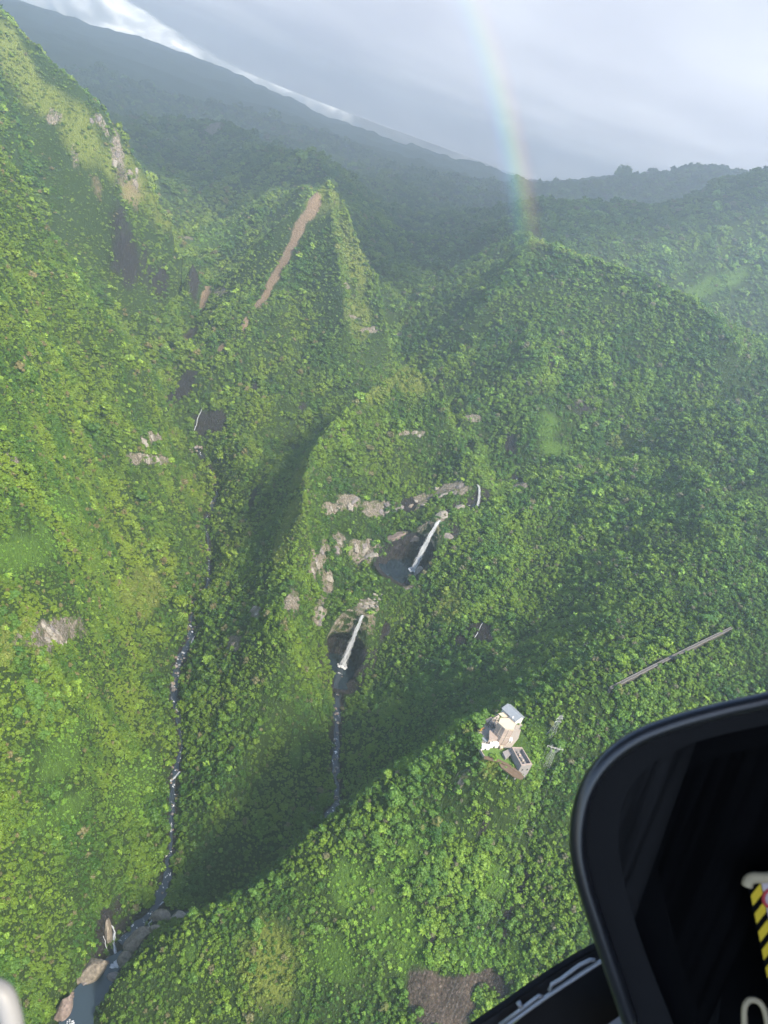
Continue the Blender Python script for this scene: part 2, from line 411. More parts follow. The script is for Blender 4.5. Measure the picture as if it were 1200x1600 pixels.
r_ = np.hypot(VX, VY)
MASK['canopy'] = sstep(4300, 5300, r_).astype(np.float32)
SL = SLOPE.ravel()
nb = fbm(VX, VY, 30, 4, 71)
MASK['rock'] = np.clip(MASK['rock'] * 1.0 + 0.35 * nb * (MASK['rock'] > 0.02), 0, 1)
MASK['dark'] = np.clip(MASK['dark'] * 1.0 + 0.35 * nb * (MASK['dark'] > 0.02), 0, 1)
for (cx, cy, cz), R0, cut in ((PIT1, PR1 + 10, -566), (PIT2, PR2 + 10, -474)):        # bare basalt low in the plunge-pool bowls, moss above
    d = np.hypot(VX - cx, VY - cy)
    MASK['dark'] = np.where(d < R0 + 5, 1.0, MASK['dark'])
RIVER1_W = [6, 6, 6, 5, 4.5, 4, 2.2, 3.4, 0.6, 4.6, 5, 4.4, 0.8, 2.6, 0.4, 2.2, 3.8, 1.0, 3]
def river_width(x, y):
    """half width of the left stream at the nearest point of its bed"""
    P_ = np.array([p[:2] for p in RIVER1]); best = np.full(x.shape, 1e9); out = np.zeros(x.shape)
    for k in range(len(P_) - 1):
        d_ = P_[k + 1] - P_[k]; t = np.clip(((x - P_[k, 0]) * d_[0] + (y - P_[k, 1]) * d_[1]) / (d_ @ d_), 0, 1)
        q = np.hypot(x - P_[k, 0] - t * d_[0], y - P_[k, 1] - t * d_[1]); m = q < best
        best = np.where(m, q, best); out = np.where(m, RIVER1_W[k] * (1 - t) + RIVER1_W[k + 1] * t, out)
    return out
ds, _ = seg_dist(VX, VY, [PZ(545, 962, -529), PZ(578, 946, -527)])
MASK['rock'] = np.maximum(MASK['rock'], 1.0 - sstep(8, 18, ds)); 
BED = np.zeros(len(VX)); BEDC = np.zeros(len(VX))
for riv, w in ((RIVER1, None), (RIVER2, 5.5), (RIVER3, 6)):
    ds, _ = seg_dist(VX, VY, riv)
    if w is None: w = river_width(VX, VY) + 1.0
    ds = ds + 2.2 * fbm(VX, VY, 14, 2, 88)
    BED = np.maximum(BED, (1 - sstep(-0.5, 1.6, ds - w)))
    BEDC = np.maximum(BEDC, (1 - sstep(0, 4, ds - w)) * 0.9)
dp = np.maximum(np.abs(VX - padc[0]) - 6, 0) ** 2 + np.maximum(np.abs(VY - padc[1]) - 8, 0) ** 2
PADM = 1 - sstep(12, 22, np.sqrt(dp))
MASK['lime'] = np.maximum(MASK['lime'], PADM)

# ------------------------------------------------------------------ materials
def new_mat(name):
    m = bpy.data.materials.new(name); m.use_nodes = True
    nt = m.node_tree
    return m, nt.nodes, nt.links, nt.nodes['Principled BSDF']

def simple(name, col, rough=0.8, metal=0.0, noise=0.15, scale=3.0, bump=0.0, spec=0.3):
    m, n, l, b = new_mat(name)
    tc = n.new('ShaderNodeTexCoord'); nz = n.new('ShaderNodeTexNoise')
    nz.inputs['Scale'].default_value = scale; nz.inputs['Detail'].default_value = 6
    l.new(tc.outputs['Object'], nz.inputs['Vector'])
    mx = n.new('ShaderNodeMix'); mx.data_type = 'RGBA'
    mx.inputs['A'].default_value = (*[c * (1 - noise) for c in col], 1)
    mx.inputs['B'].default_value = (*[min(1, c * (1 + noise)) for c in col], 1)
    l.new(nz.outputs['Fac'], mx.inputs['Factor']); l.new(mx.outputs['Result'], b.inputs['Base Color'])
    b.inputs['Roughness'].default_value = rough; b.inputs['Metallic'].default_value = metal
    b.inputs['Specular IOR Level'].default_value = spec
    if bump:
        bp = n.new('ShaderNodeBump'); bp.inputs['Strength'].default_value = bump
        l.new(nz.outputs['Fac'], bp.inputs['Height']); l.new(bp.outputs['Normal'], b.inputs['Normal'])
    return m

def terrain_material():
    m, n, l, b = new_mat('hillside')
    geo = n.new('ShaderNodeNewGeometry')
    def noise(scale, detail=5, stretch=None, rough=0.6):
        t = n.new('ShaderNodeTexNoise'); t.inputs['Scale'].default_value = scale; t.inputs['Detail'].default_value = detail; t.inputs['Roughness'].default_value = rough
        if stretch:
            mp = n.new('ShaderNodeMapping'); mp.inputs['Scale'].default_value = stretch
            l.new(geo.outputs['Position'], mp.inputs['Vector']); l.new(mp.outputs[0], t.inputs['Vector'])
        else:
            l.new(geo.outputs['Position'], t.inputs['Vector'])
        return t.outputs['Fac']
    def ramp(src, stops):
        r = n.new('ShaderNodeValToRGB')
        for k, (p, c) in enumerate(stops):
            e = r.color_ramp.elements[k] if k < 2 else r.color_ramp.elements.new(p)
            e.position = p; e.color = (*c, 1)
        l.new(src, r.inputs['Fac']); return r.outputs['Color']
    def math_(op, a, b_=None, clamp=False):
        q = n.new('ShaderNodeMath'); q.operation = op; q.use_clamp = clamp
        for k, v in enumerate((a, b_)):
            if v is None: continue
            if isinstance(v, (int, float)): q.inputs[k].default_value = v
            else: l.new(v, q.inputs[k])
        return q.outputs[0]
    def mix(f, a, c):
        q = n.new('ShaderNodeMix'); q.data_type = 'RGBA'
        l.new(f, q.inputs['Factor']); l.new(a, q.inputs['A']); l.new(c, q.inputs['B']); return q.outputs['Result']
    edge = math_('ADD', math_('MULTIPLY', noise(0.22, 5), 0.55), math_('MULTIPLY', noise(0.05, 5), 0.45))
    def mask(name, soft=0.25):
        a = n.new('ShaderNodeAttribute'); a.attribute_name = name
        s = math_('SUBTRACT', math_('ADD', a.outputs['Fac'], math_('MULTIPLY', edge, 0.9)), 0.78)
        return math_('DIVIDE', s, soft, True)
    fine = noise(0.5, 6); mid = noise(0.06, 4); tiny = noise(1.6, 4)
    fv = n.new('ShaderNodeTexVoronoi'); fv.inputs['Scale'].default_value = 0.085
    l.new(geo.outputs['Position'], fv.inputs['Vector'])
    floor_ = ramp(fine, [(0.30, (0.014, 0.028, 0.007)), (0.75, (0.036, 0.064, 0.013))])
    green = ramp(fine, [(0.30, (0.030, 0.062, 0.016)), (0.75, (0.060, 0.105, 0.024))])
    ca = n.new('ShaderNodeAttribute'); ca.attribute_name = 'canopy'
    green = mix(ca.outputs['Fac'], floor_, green)
    green = mix(math_('MULTIPLY', mid, 0.35), green, ramp(tiny, [(0.3, (0.014, 0.028, 0.008)), (0.7, (0.045, 0.075, 0.018))]))
    lime = ramp(noise(0.35, 5), [(0.3, (0.055, 0.12, 0.016)), (0.7, (0.12, 0.215, 0.028))])
    ochre_sun = ramp(fine, [(0.3, (0.11, 0.15, 0.026)), (0.7, (0.25, 0.27, 0.055))])
    earth = ramp(noise(0.5, 7), [(0.3, (0.032, 0.025, 0.021)), (0.55, (0.072, 0.055, 0.046)), (0.78, (0.21, 0.175, 0.15))])
    scar = ramp(noise(0.4, 6), [(0.3, (0.13, 0.085, 0.055)), (0.75, (0.27, 0.20, 0.13))])
    streak = noise(0.5, 7, (1, 1, 0.22))
    crk = n.new('ShaderNodeTexVoronoi'); crk.feature = 'DISTANCE_TO_EDGE'; crk.inputs['Scale'].default_value = 0.30
    cm = n.new('ShaderNodeMapping'); cm.inputs['Scale'].default_value = (1, 1, 0.45); l.new(geo.outputs['Position'], cm.inputs['Vector']); l.new(cm.outputs[0], crk.inputs['Vector'])
    crack = math_('SUBTRACT', 1.0, math_('MULTIPLY', crk.outputs['Distance'], 9.0), True)
    rock = ramp(streak, [(0.30, (0.10, 0.085, 0.07)), (0.5, (0.20, 0.17, 0.138)), (0.75, (0.34, 0.295, 0.245))])
    rock = mix(math_('MULTIPLY', crack, 0.75), rock, ramp(fine, [(0.3, (0.03, 0.028, 0.02)), (0.7, (0.06, 0.07, 0.03))]))
    rock = mix(math_('MULTIPLY', math_('GREATER_THAN', noise(0.11, 6), 0.56), 0.8), rock, ramp(fine, [(0.3, (0.035, 0.05, 0.016)), (0.7, (0.12, 0.13, 0.05))]))
    dark = ramp(streak, [(0.3, (0.010, 0.009, 0.010)), (0.55, (0.024, 0.021, 0.023)), (0.8, (0.075, 0.062, 0.06))])
    c = mix(math_('MULTIPLY', mask('ochre_sun', 0.5), 0.6), green, ochre_sun)
    c = mix(math_('MULTIPLY', mask('lime', 0.5), 0.5), c, lime)
    c = mix(mask('scar', 0.3), c, scar)
    c = mix(mask('earth', 0.3), c, earth)
    c = mix(mask('rock', 0.2), c, rock)
    c = mix(mask('dark', 0.3), c, dark)
    l.new(c, b.inputs['Base Color'])
    b.inputs['Roughness'].default_value = 0.9; b.inputs['Specular IOR Level'].default_value = 0.15
    bp = n.new('ShaderNodeBump'); bp.inputs['Strength'].default_value = 0.9; bp.inputs['Distance'].default_value = 5.0
    h = math_('ADD', math_('MULTIPLY', streak, 1.0), math_('MULTIPLY', fv.outputs['Distance'], -0.12))
    l.new(h, bp.inputs['Height']); l.new(bp.outputs['Normal'], b.inputs['Normal'])
    return m

_rk = np.maximum.reduce([MASK['rock'], MASK['dark'] * 0.7, MASK['earth']])
_crag = 4.5 * fbm(VX + 0.5 * VY, 0.3 * VY + 0.3 * VZ, 15, 3, 95, True) + 2.0 * fbm(VX, VY + VZ, 7, 2, 96)
MASK['dark'] = np.maximum(MASK['dark'], BEDC)
GZ = GZ + (sstep(0.2, 0.6, _rk) * _crag * (np.minimum.reduce([seg_dist(VX, VY, q)[0] for q in (RIVER1, RIVER2, RIVER3)]) > 9) * (np.hypot(VX - PIT1[0], VY - PIT1[1]) > PR1 + 24) * (np.hypot(VX - PIT2[0], VY - PIT2[1]) > PR2 + 24)).reshape(GZ.shape)
terrain_me = mesh_from_grid('terrain', GX, GY, GZ)
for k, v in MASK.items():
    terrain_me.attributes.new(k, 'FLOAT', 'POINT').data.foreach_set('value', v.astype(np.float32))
terrain_me.materials.append(terrain_material())
terrain = bpy.data.objects.new('terrain', terrain_me); COL.objects.link(terrain)
terrain['kind'] = 'structure'

# ------------------------------------------------------------------ cloud deck over the far country
def cloud_deck():
    ax = np.concatenate([np.linspace(-14000, -3000, 23), np.linspace(-2900, 3000, 119), np.linspace(3100, 14000, 30)])
    ay = np.concatenate([np.linspace(300, 4000, 90), np.linspace(4100, 12000, 90), np.linspace(12300, 30000, 40)])
    X, Y = np.meshgrid(ax, ay)
    az = X / Y
    base = 465 - 385 * sstep(9850, 14500, Y)
    Z = base + 22 * fbm(X, Y, 1300, 3, 61) * (1 - sstep(2500, 9000, Y))
    front = 1190 + 1.7 * np.clip(240 - X, 0, 240) + 0.36 * np.maximum(0, -X) + 1.5 * np.maximum(0, X - 260) + 130 * fbm(X, Y, 600, 4, 63)
    far = np.interp(az, [-0.54, -0.45, -0.36, -0.20, -0.08], [9700, 11300, 12900, 14500, 27000]) + 250 * fbm(X, Y, 1500, 3, 64)
    cover = sstep(-20, 230, Y - front) * (1 - sstep(-300, 700, Y - far))
    me = mesh_from_grid('cloud_deck', X, Y, Z)
    me.attributes.new('cover', 'FLOAT', 'POINT').data.foreach_set('value', cover.ravel().astype(np.float32))
    m, n, l, b = new_mat('cloud')
    n.remove(b)
    out = n['Material Output']
    at = n.new('ShaderNodeAttribute'); at.attribute_name = 'cover'
    geo = n.new('ShaderNodeNewGeometry'); nz = n.new('ShaderNodeTexNoise')
    nz.inputs['Scale'].default_value = 0.0025; nz.inputs['Detail'].default_value = 6; nz.inputs['Roughness'].default_value = 0.55
    l.new(geo.outputs['Position'], nz.inputs['Vector'])
    a1 = n.new('ShaderNodeMath'); a1.operation = 'MULTIPLY_ADD'; a1.inputs[1].default_value = 0.9; a1.inputs[2].default_value = -0.45
    l.new(nz.outputs['Fac'], a1.inputs[0])
    a2 = n.new('ShaderNodeMath'); a2.operation = 'MULTIPLY_ADD'; a2.inputs[1].default_value = 1.9
    l.new(at.outputs['Fac'], a2.inputs[0]); 
    a3 = n.new('ShaderNodeMath'); a3.operation = 'ADD'; a3.use_clamp = True
    a2.inputs[2].default_value = -0.25
    l.new(a1.outputs[0], a3.inputs[0]); l.new(a2.outputs[0], a3.inputs[1])
    # no cloud at all where cover is nil
    a4 = n.new('ShaderNodeMath'); a4.operation = 'MULTIPLY'; a4.use_clamp = True
    g = n.new('ShaderNodeMath'); g.operation = 'MULTIPLY'; g.use_clamp = True; g.inputs[1].default_value = 6
    l.new(at.outputs['Fac'], g.inputs[0]); l.new(g.outputs[0], a4.inputs[0]); l.new(a3.outputs[0], a4.inputs[1])
    tl = n.new('ShaderNodeBsdfTranslucent'); df = n.new('ShaderNodeBsdfDiffuse'); tr = n.new('ShaderNodeBsdfTransparent')
    tl.inputs['Color'].default_value = (0.37, 0.385, 0.425, 1); df.inputs['Color'].default_value = (0.55, 0.57, 0.62, 1)
    n2 = n.new('ShaderNodeTexNoise'); n2.inputs['Scale'].default_value = 0.0011; n2.inputs['Detail'].default_value = 5
    mpp = n.new('ShaderNodeMapping'); mpp.inputs['Scale'].default_value = (1, 0.45, 1); l.new(geo.outputs['Position'], mpp.inputs['Vector']); l.new(mpp.outputs[0], n2.inputs['Vector'])
    cr = n.new('ShaderNodeValToRGB'); cr.color_ramp.elements[0].position = 0.3; cr.color_ramp.elements[1].position = 0.7
    cr.color_ramp.elements[0].color = (0.285, 0.30, 0.345, 1); cr.color_ramp.elements[1].color = (0.40, 0.415, 0.45, 1)
    l.new(n2.outputs['Fac'], cr.inputs[0]); l.new(cr.outputs[0], tl.inputs['Color'])
    m1 = n.new('ShaderNodeMixShader'); m1.inputs['Fac'].default_value = 0.3
    l.new(tl.outputs[0], m1.inputs[1]); l.new(df.outputs[0], m1.inputs[2])
    m2 = n.new('ShaderNodeMixShader'); l.new(a4.outputs[0], m2.inputs['Fac'])
    l.new(tr.outputs[0], m2.inputs[1]); l.new(m1.outputs[0], m2.inputs[2])
    l.new(m2.outputs[0], out.inputs['Surface'])
    me.materials.append(m)
    o = bpy.data.objects.new('clouds', me); COL.objects.link(o)
    o['kind'] = 'stuff'; o['label'] = 'low grey cloud sheet hanging over the far plateau'
cloud_deck()

def haze():
    x0, x1, y0, y1 = -7100, 7100, -750, 9760
    z0, z1 = float(GZ.min()) - 1.0, max(408.0, float(GZ.max()) + 2.0)
    bm = bmesh.new()
    bmesh.ops.create_cube(bm, size=1.0)
    for v in bm.verts:
        v.co = ((x0 + x1) / 2 + v.co.x * (x1 - x0), (y0 + y1) / 2 + v.co.y * (y1 - y0), ZC + (z0 + z1) / 2 + v.co.z * (z1 - z0))
    me = bpy.data.meshes.new('haze'); bm.to_mesh(me); bm.free()
    m = bpy.data.materials.new('haze'); m.use_nodes = True
    n, l = m.node_tree.nodes, m.node_tree.links
    n.clear()
    o_ = n.new('ShaderNodeOutputMaterial'); v = n.new('ShaderNodeVolumePrincipled')
    v.inputs['Color'].default_value = (0.77, 0.88, 1.0, 1)
    v.inputs['Density'].default_value = 0.00017
    v.inputs['Anisotropy'].default_value = 0.6
    l.new(v.outputs[0], o_.inputs['Volume'])
    me.materials.append(m)
    o = bpy.data.objects.new('haze', me); COL.objects.link(o)
    o['kind'] = 'stuff'; o['label'] = 'pale humid haze filling the gorge'
haze()

# ------------------------------------------------------------------ overhanging cliffs round the two plunge pools
PITS = []
def pool_cliff(c, R, cut, seed, lip_az):
    NA, NZ = 150, 44
    A = np.linspace(0, 2 * math.pi, NA + 1)
    zt = np.maximum(hsample(c[0] + (R + 19) * np.cos(A), c[1] + (R + 19) * np.sin(A)), c[2] - 1.0)
    zt[-1] = zt[0]
    X = np.zeros((NZ, NA + 1)); Y = X.copy(); Z = X.copy(); rk = X.copy(); dk = X.copy(); lm = X.copy()
    for i in range(NZ):
        if i < 5:
            u = i / 5; r = R + 19 - 16 * u; z = zt + 0.3 - 1.2 * u * u
        else:
            u = (i - 5) / (NZ - 6); z = (zt - 0.9) * (1 - u) + (c[2] - 4) * u
            depth = sstep(cut + 5, cut - 16, z) * sstep(0, 14, zt - cut)
            r = R + 3 + 11 * depth - 2.0 * sstep(0, 0.25, u)
        w = sstep(4, 8, i) if i < 9 else 1.0
        n = 2.2 * fbm(A * R + 50 * np.cos(A), z * 1.2 + seed * 40, 13, 4, seed, True) + 1.2 * fbm(A * R, z, 4, 2, seed + 3)
        n = n * (1 - sstep(A[-1] - 0.3, A[-1], A)) * sstep(0, 0.3, A)
        r = r - n * w
        X[i], Y[i], Z[i] = c[0] + r * np.cos(A), c[1] + r * np.sin(A), z + 0.4 * n * w
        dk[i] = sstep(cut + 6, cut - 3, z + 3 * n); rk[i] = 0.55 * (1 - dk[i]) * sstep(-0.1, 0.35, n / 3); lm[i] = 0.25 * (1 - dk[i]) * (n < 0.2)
        if i < 5: rk[i] = 0.9 * np.exp(-((np.angle(np.exp(1j * (A - lip_az)))) / 0.5) ** 2)
    PITS.append((c, R, A, zt))
    me = mesh_from_grid('pool_cliff', X, Y, Z)
    for k, v in (('rock', rk), ('dark', dk), ('lime', lm)):
        me.attributes.new(k, 'FLOAT', 'POINT').data.foreach_set('value', v.ravel().astype(np.float32))
    me.materials.append(terrain_me.materials[0])
    o = bpy.data.objects.new('cliff', me); COL.objects.link(o); o['kind'] = 'structure'
pool_cliff(PIT1, PR1, -566, 3, math.atan2(LIP1[1] - PIT1[1], LIP1[0] - PIT1[0]))
pool_cliff(PIT2, PR2, -476, 5, math.atan2(LIP2[1] - PIT2[1], LIP2[0] - PIT2[0]))

# ------------------------------------------------------------------ bright cloud bank beyond the far plateau
def cloud_bank():
    nx, nz = 380, 60
    U, W = np.meshgrid(np.linspace(-16000, 8000, nx), np.linspace(0, 1, nz))
    th = W * math.pi * 0.92
    H = 1500 + 500 * fbm(U, U * 0, 2600, 3, 77)
    lump = 1 + 0.22 * fbm(U, W * 5200, 1500, 5, 78) + 0.10 * fbm(U, W * 5200, 420, 4, 79)
    X = U; Y = 17800 + 0.05 * U - 900 * np.sin(th) * lump; Z = -700 + H * 0.5 * (1 - np.cos(th)) * 1.6 * lump
    me = mesh_from_grid('cloud_bank', X, Y, Z)
    m, n, l, b = new_mat('bright_cloud'); b.inputs['Base Color'].default_value = (0.93, 0.94, 0.95, 1); b.inputs['Roughness'].default_value = 1.0; b.inputs['Specular IOR Level'].default_value = 0.0
    me.materials.append(m)
    o = bpy.data.objects.new('far_clouds', me); COL.objects.link(o); o['kind'] = 'stuff'; o['label'] = 'bright sunlit cloud bank behind the far plateau'
cloud_bank()
# ------------------------------------------------------------------ forest
def leaf_material():
    m, n, l, b = new_mat('foliage')
    ti = n.new('ShaderNodeAttribute'); ti.attribute_name = 'tint'; ti.attribute_type = 'INSTANCER'
    lv = n.new('ShaderNodeAttribute'); lv.attribute_name = 'leafvar'
    hs = n.new('ShaderNodeHueSaturation')
    mr = n.new('ShaderNodeMapRange'); mr.inputs['To Min'].default_value = 0.68; mr.inputs['To Max'].default_value = 1.32
    l.new(lv.outputs['Fac'], mr.inputs['Value']); l.new(mr.outputs[0], hs.inputs['Value'])
    mh = n.new('ShaderNodeMapRange'); mh.inputs['To Min'].default_value = 0.515; mh.inputs['To Max'].default_value = 0.485
    l.new(lv.outputs['Fac'], mh.inputs['Value']); l.new(mh.outputs[0], hs.inputs['Hue'])
    l.new(ti.outputs['Color'], hs.inputs['Color'])
    l.new(hs.outputs[0], b.inputs['Base Color'])
    b.inputs['Roughness'].default_value = 0.55; b.inputs['Specular IOR Level'].default_value = 0.25
    return m
LEAF = leaf_material()
def own_leaf_material(name, col):
    m, n, l, b = new_mat(name)
    lv = n.new('ShaderNodeAttribute'); lv.attribute_name = 'leafvar'
    hs = n.new('ShaderNodeHueSaturation'); hs.inputs['Color'].default_value = (*col, 1)
    mr = n.new('ShaderNodeMapRange'); mr.inputs['To Min'].default_value = 0.68; mr.inputs['To Max'].default_value = 1.32
    l.new(lv.outputs['Fac'], mr.inputs['Value']); l.new(mr.outputs[0], hs.inputs['Value'])
    l.new(hs.outputs[0], b.inputs['Base Color'])
    b.inputs['Roughness'].default_value = 0.55; b.inputs['Specular IOR Level'].default_value = 0.25
    return m
BARK = simple('bark', (0.16, 0.13, 0.10), 0.9, noise=0.35, scale=2.0)

def crown_mesh(name, seed, lobes, leaves, leaf, flat=0.62, spread=0.62, droop=0.0, mat=None):
    """a crown of unit radius about its middle: lobes of outward leaf sprays round a dark inner mass"""
    r = np.random.default_rng(seed)
    V, Fc, LV = [], [], []
    centres = []
    for k in range(lobes):
        a = 2 * math.pi * (k * 0.618 + 0.1 * r.random()); q = math.sqrt((k + 0.4) / lobes)
        c = np.array((math.cos(a) * q * spread, math.sin(a) * q * spread, flat * (0.75 - 0.95 * q * q) + 0.18 * r.normal()))
        centres.append((c, (0.30 + 0.16 * r.random()) * (1.15 - 0.35 * q), r.random()))
    for c, R, tone in centres:
        base = len(V)                                           # rough little inner body
        for (x, y, z) in OCT:
            jig = 0.72 + 0.3 * r.random()
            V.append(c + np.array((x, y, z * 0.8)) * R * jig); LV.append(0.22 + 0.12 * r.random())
        Fc += [tuple(base + i for i in f) for f in OCTF]
        for _ in range(leaves // lobes):
            d = r.normal(size=3); d[2] = abs(d[2]) * 0.9 + 0.15 * d[2]; d /= np.linalg.norm(d)
            p = c + d * R * (0.72 + 0.40 * r.random()) * np.array((1, 1, 0.85))
            nrm = d + 0.55 * r.normal(size=3); nrm /= np.linalg.norm(nrm)
            t = np.cross(nrm, r.normal(size=3)); t /= np.linalg.norm(t); s = np.cross(nrm, t)
            L = leaf * (0.6 + 0.8 * r.random()); W = L * (0.45 + 0.35 * r.random())
            bs = len(V)
            V += [p - t * L, p + s * W - nrm * 0.15 * L, p + t * L - nrm * droop * L, p - s * W - nrm * 0.15 * L]
            Fc.append((bs, bs + 1, bs + 2, bs + 3))
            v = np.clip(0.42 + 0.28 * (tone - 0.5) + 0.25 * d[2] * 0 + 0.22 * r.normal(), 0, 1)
            LV += [v] * 4
    me = bpy.data.meshes.new(name)
    me.from_pydata([tuple(map(float, v)) for v in V], [], Fc)
    me.attributes.new('leafvar', 'FLOAT', 'POINT').data.foreach_set('value', np.array(LV, np.float32))
    me.materials.append(mat or LEAF)
    return me
_bm = bmesh.new(); bmesh.ops.create_icosphere(_bm, subdivisions=1, radius=1.0)
OCT = [tuple(v.co) for v in _bm.verts]; OCTF = [tuple(v.index for v in f.verts) for f in _bm.faces]; _bm.free()

def fern_mesh(name, seed, fronds=9, mat=None):
    r = np.random.default_rng(seed); V, Fc, LV = [], [], []
    for k in range(fronds):
        a = 2 * math.pi * (k + 0.4 * r.random()) / fronds
        dx, dy = math.cos(a), math.sin(a); L = 0.85 + 0.3 * r.random(); tone = 0.5 + 0.3 * r.random()
        for side in (-1, 1):
            b = len(V)
            for i in range(5):
                t = i / 4; rr = L * t; z = 0.35 * math.sin(t * 2.3) - 0.25 * t * t
                w = 0.17 * math.sin(math.pi * min(1, 0.15 + t * 0.85)) + 0.01
                V.append((dx * rr, dy * rr, z)); V.append((dx * rr - dy * w * side, dy * rr + dx * w * side, z - 0.06)); LV += [tone, tone - 0.15]
            for i in range(4):
                q = (b + 2 * i, b + 2 * i + 2, b + 2 * i + 3, b + 2 * i + 1)
                Fc.append(q if side < 0 else q[::-1])
    me = bpy.data.meshes.new(name); me.from_pydata(V, [], Fc)
    me.attributes.new('leafvar', 'FLOAT', 'POINT').data.foreach_set('value', np.array(LV, np.float32))
    me.materials.append(mat or LEAF)
    return me

# where: one draw per terrain cell, density by distance
cx = 0.25 * (GX[:-1, :-1] + GX[1:, :-1] + GX[:-1, 1:] + GX[1:, 1:]).ravel()
cy = 0.25 * (GY[:-1, :-1] + GY[1:, :-1] + GY[:-1, 1:] + GY[1:, 1:]).ravel()
cz = 0.25 * (GZ[:-1, :-1] + GZ[1:, :-1] + GZ[:-1, 1:] + GZ[1:, 1:]).ravel()
def cellmean(a):
    a = a.reshape(NY, NX); return 0.25 * (a[:-1, :-1] + a[1:, :-1] + a[:-1, 1:] + a[1:, 1:]).ravel()
dxc = np.tile(np.diff(AX), NY - 1); dyc = np.repeat(np.diff(AY), NX - 1)
slc = cellmean(SLOPE)
area = dxc * dyc * np.sqrt(1 + np.minimum(slc, 3.0) ** 2)
Dc = np.sqrt(cx * cx + cy * cy + cz * cz)
Rn, Un, Fn = np.array(RT), np.array(UP), np.array(FWD)
def project(x, y, z):
    w = x * Fn[0] + y * Fn[1] + z * Fn[2]
    w = np.where(w > 1, w, 1.0)
    return 600 + F * (x * Rn[0] + y * Rn[1] + z * Rn[2]) / w, 800 - F * (x * Un[0] + y * Un[1] + z * Un[2]) / w
cpx, cpy = project(cx, cy, cz)
inview = (cpx > -90) & (cpx < 1290) & (cpy > -90) & (cpy < 1720) & (cx * Fn[0] + cy * Fn[1] + cz * Fn[2] > 50) & (Dc < 5200)
spacing = np.maximum(2.6, Dc * 0.0031)
bare = np.maximum.reduce([sstep(0.3, 0.75, cellmean(MASK['rock'])), sstep(0.3, 0.75, cellmean(np.where(BEDC > 0.01, 0, MASK['dark']))), cellmean(BED), sstep(0.25, 0.6, cellmean(MASK['scar'])), sstep(0.3, 0.6, cellmean(MASK['earth']))])
lime = cellmean(MASK['lime'])
dens = np.where(inview, area / spacing ** 2, 0) * np.clip(1 - bare, 0, 1) * (1 - 0.25 * sstep(0.25, 0.7, lime)) * (0.75 + 0.5 * sstep(-0.2, 0.3, fbm(cx, cy, 70, 3, 81)))
for (c_, R_, A_, zt_) in PITS:                                  # trees stand on the rim, none in the bowl
    d_ = np.hypot(cx - c_[0], cy - c_[1]); on = (d_ > R_ + 5) & (d_ < R_ + 24)
    rim = np.interp(np.arctan2(cy - c_[1], cx - c_[0]) % (2 * math.pi), A_, zt_)
    dens = np.where(on & inview, dxc * dyc * 1.3 / spacing ** 2, dens) * (d_ > R_ + 5) * np.where(on, rim > c_[2] + 5, 1)
    for q_ in (RIVER1, RIVER2, SHELF1): dens = dens * np.where(on, seg_dist(cx, cy, q_)[0] > 8, 1)
dens = dens * (cz > -702.0)
padmask = cellmean(PADM)
dens = dens * (1 - sstep(0.35, 0.7, padmask))
_ra, _rb = hit(950, 1082), hit(1140, 986)
_dr, _ = seg_dist(cx, cy, [tuple(_ra), tuple(_rb)])
dens = dens * sstep(2.5, 5.0, _dr)
nper = rng.poisson(dens)
cell = np.repeat(np.arange(len(nper)), nper)
tx = cx[cell] + (rng.random(len(cell)) - 0.5) * dxc[cell]; ty = cy[cell] + (rng.random(len(cell)) - 0.5) * dyc[cell]
tz = hsample(tx, ty)
for (c_, R_, A_, zt_) in PITS:
    d_ = np.hypot(tx - c_[0], ty - c_[1])
    tz = np.where(d_ < R_ + 20, np.interp(np.arctan2(ty - c_[1], tx - c_[0]) % (2 * math.pi), A_, zt_) - 0.5, tz)
tD = np.sqrt(tx * tx + ty * ty + tz * tz)
# ochre of fern and heath; on the crests, sun yellow painted in
och = cellmean(MASK['ochre_sun'])[cell]
tsl = slc[cell]
for (c_, R_, A_, zt_) in PITS: tsl = np.where(np.hypot(tx - c_[0], ty - c_[1]) < R_ + 20, 0.5, tsl)
hei = sstep(-0.35, 0.45, fbm(tx, ty, 55, 3, 83))                 # taller and lower stands
cliff = sstep(1.3, 2.2, tsl)
size = (1.10 + 0.22 * (1 - sstep(600, 900, Dc[cell]))) * spacing[cell] * 0.60 * np.exp(np.clip(0.45 * rng.normal(size=len(cell)), -1.0, 1.0)) * (0.75 + 0.5 * hei) * (1 - 0.35 * cliff) * (1 - 0.45 * sstep(0.2, 0.7, lime[cell]))
big = rng.random(len(cell)) < 0.045
size = np.where(big, size * (1.4 + 0.6 * rng.random(len(cell))), size)
# crown colour: species tones, tints by area, sun yellow painted on the crests
t1 = np.clip(0.5 + 1.1 * fbm(tx, ty, 240, 3, 84), 0, 1); t2 = np.clip(0.5 + 1.0 * fbm(tx, ty, 38, 3, 85) + 0.15 * rng.normal(size=len(cell)), 0, 1)
def lerp3(a, b, t): return np.array(a)[None] * (1 - t[:, None]) + np.array(b)[None] * t[:, None]
tint = lerp3((0.032, 0.084, 0.010), (0.100, 0.165, 0.013), t2)
tint = tint * (1 - 0.35 * t1[:, None]) + 0.35 * t1[:, None] * lerp3((0.050, 0.118, 0.012), (0.145, 0.212, 0.014), t2)
pick = rng.random(len(cell))
tint = np.where((pick < 0.045)[:, None], np.array((0.145, 0.245, 0.030)), tint)            # bright pale-green trees
tint = np.where(((pick > 0.965))[:, None], np.array((0.115, 0.110, 0.050)), tint)          # dry, brownish
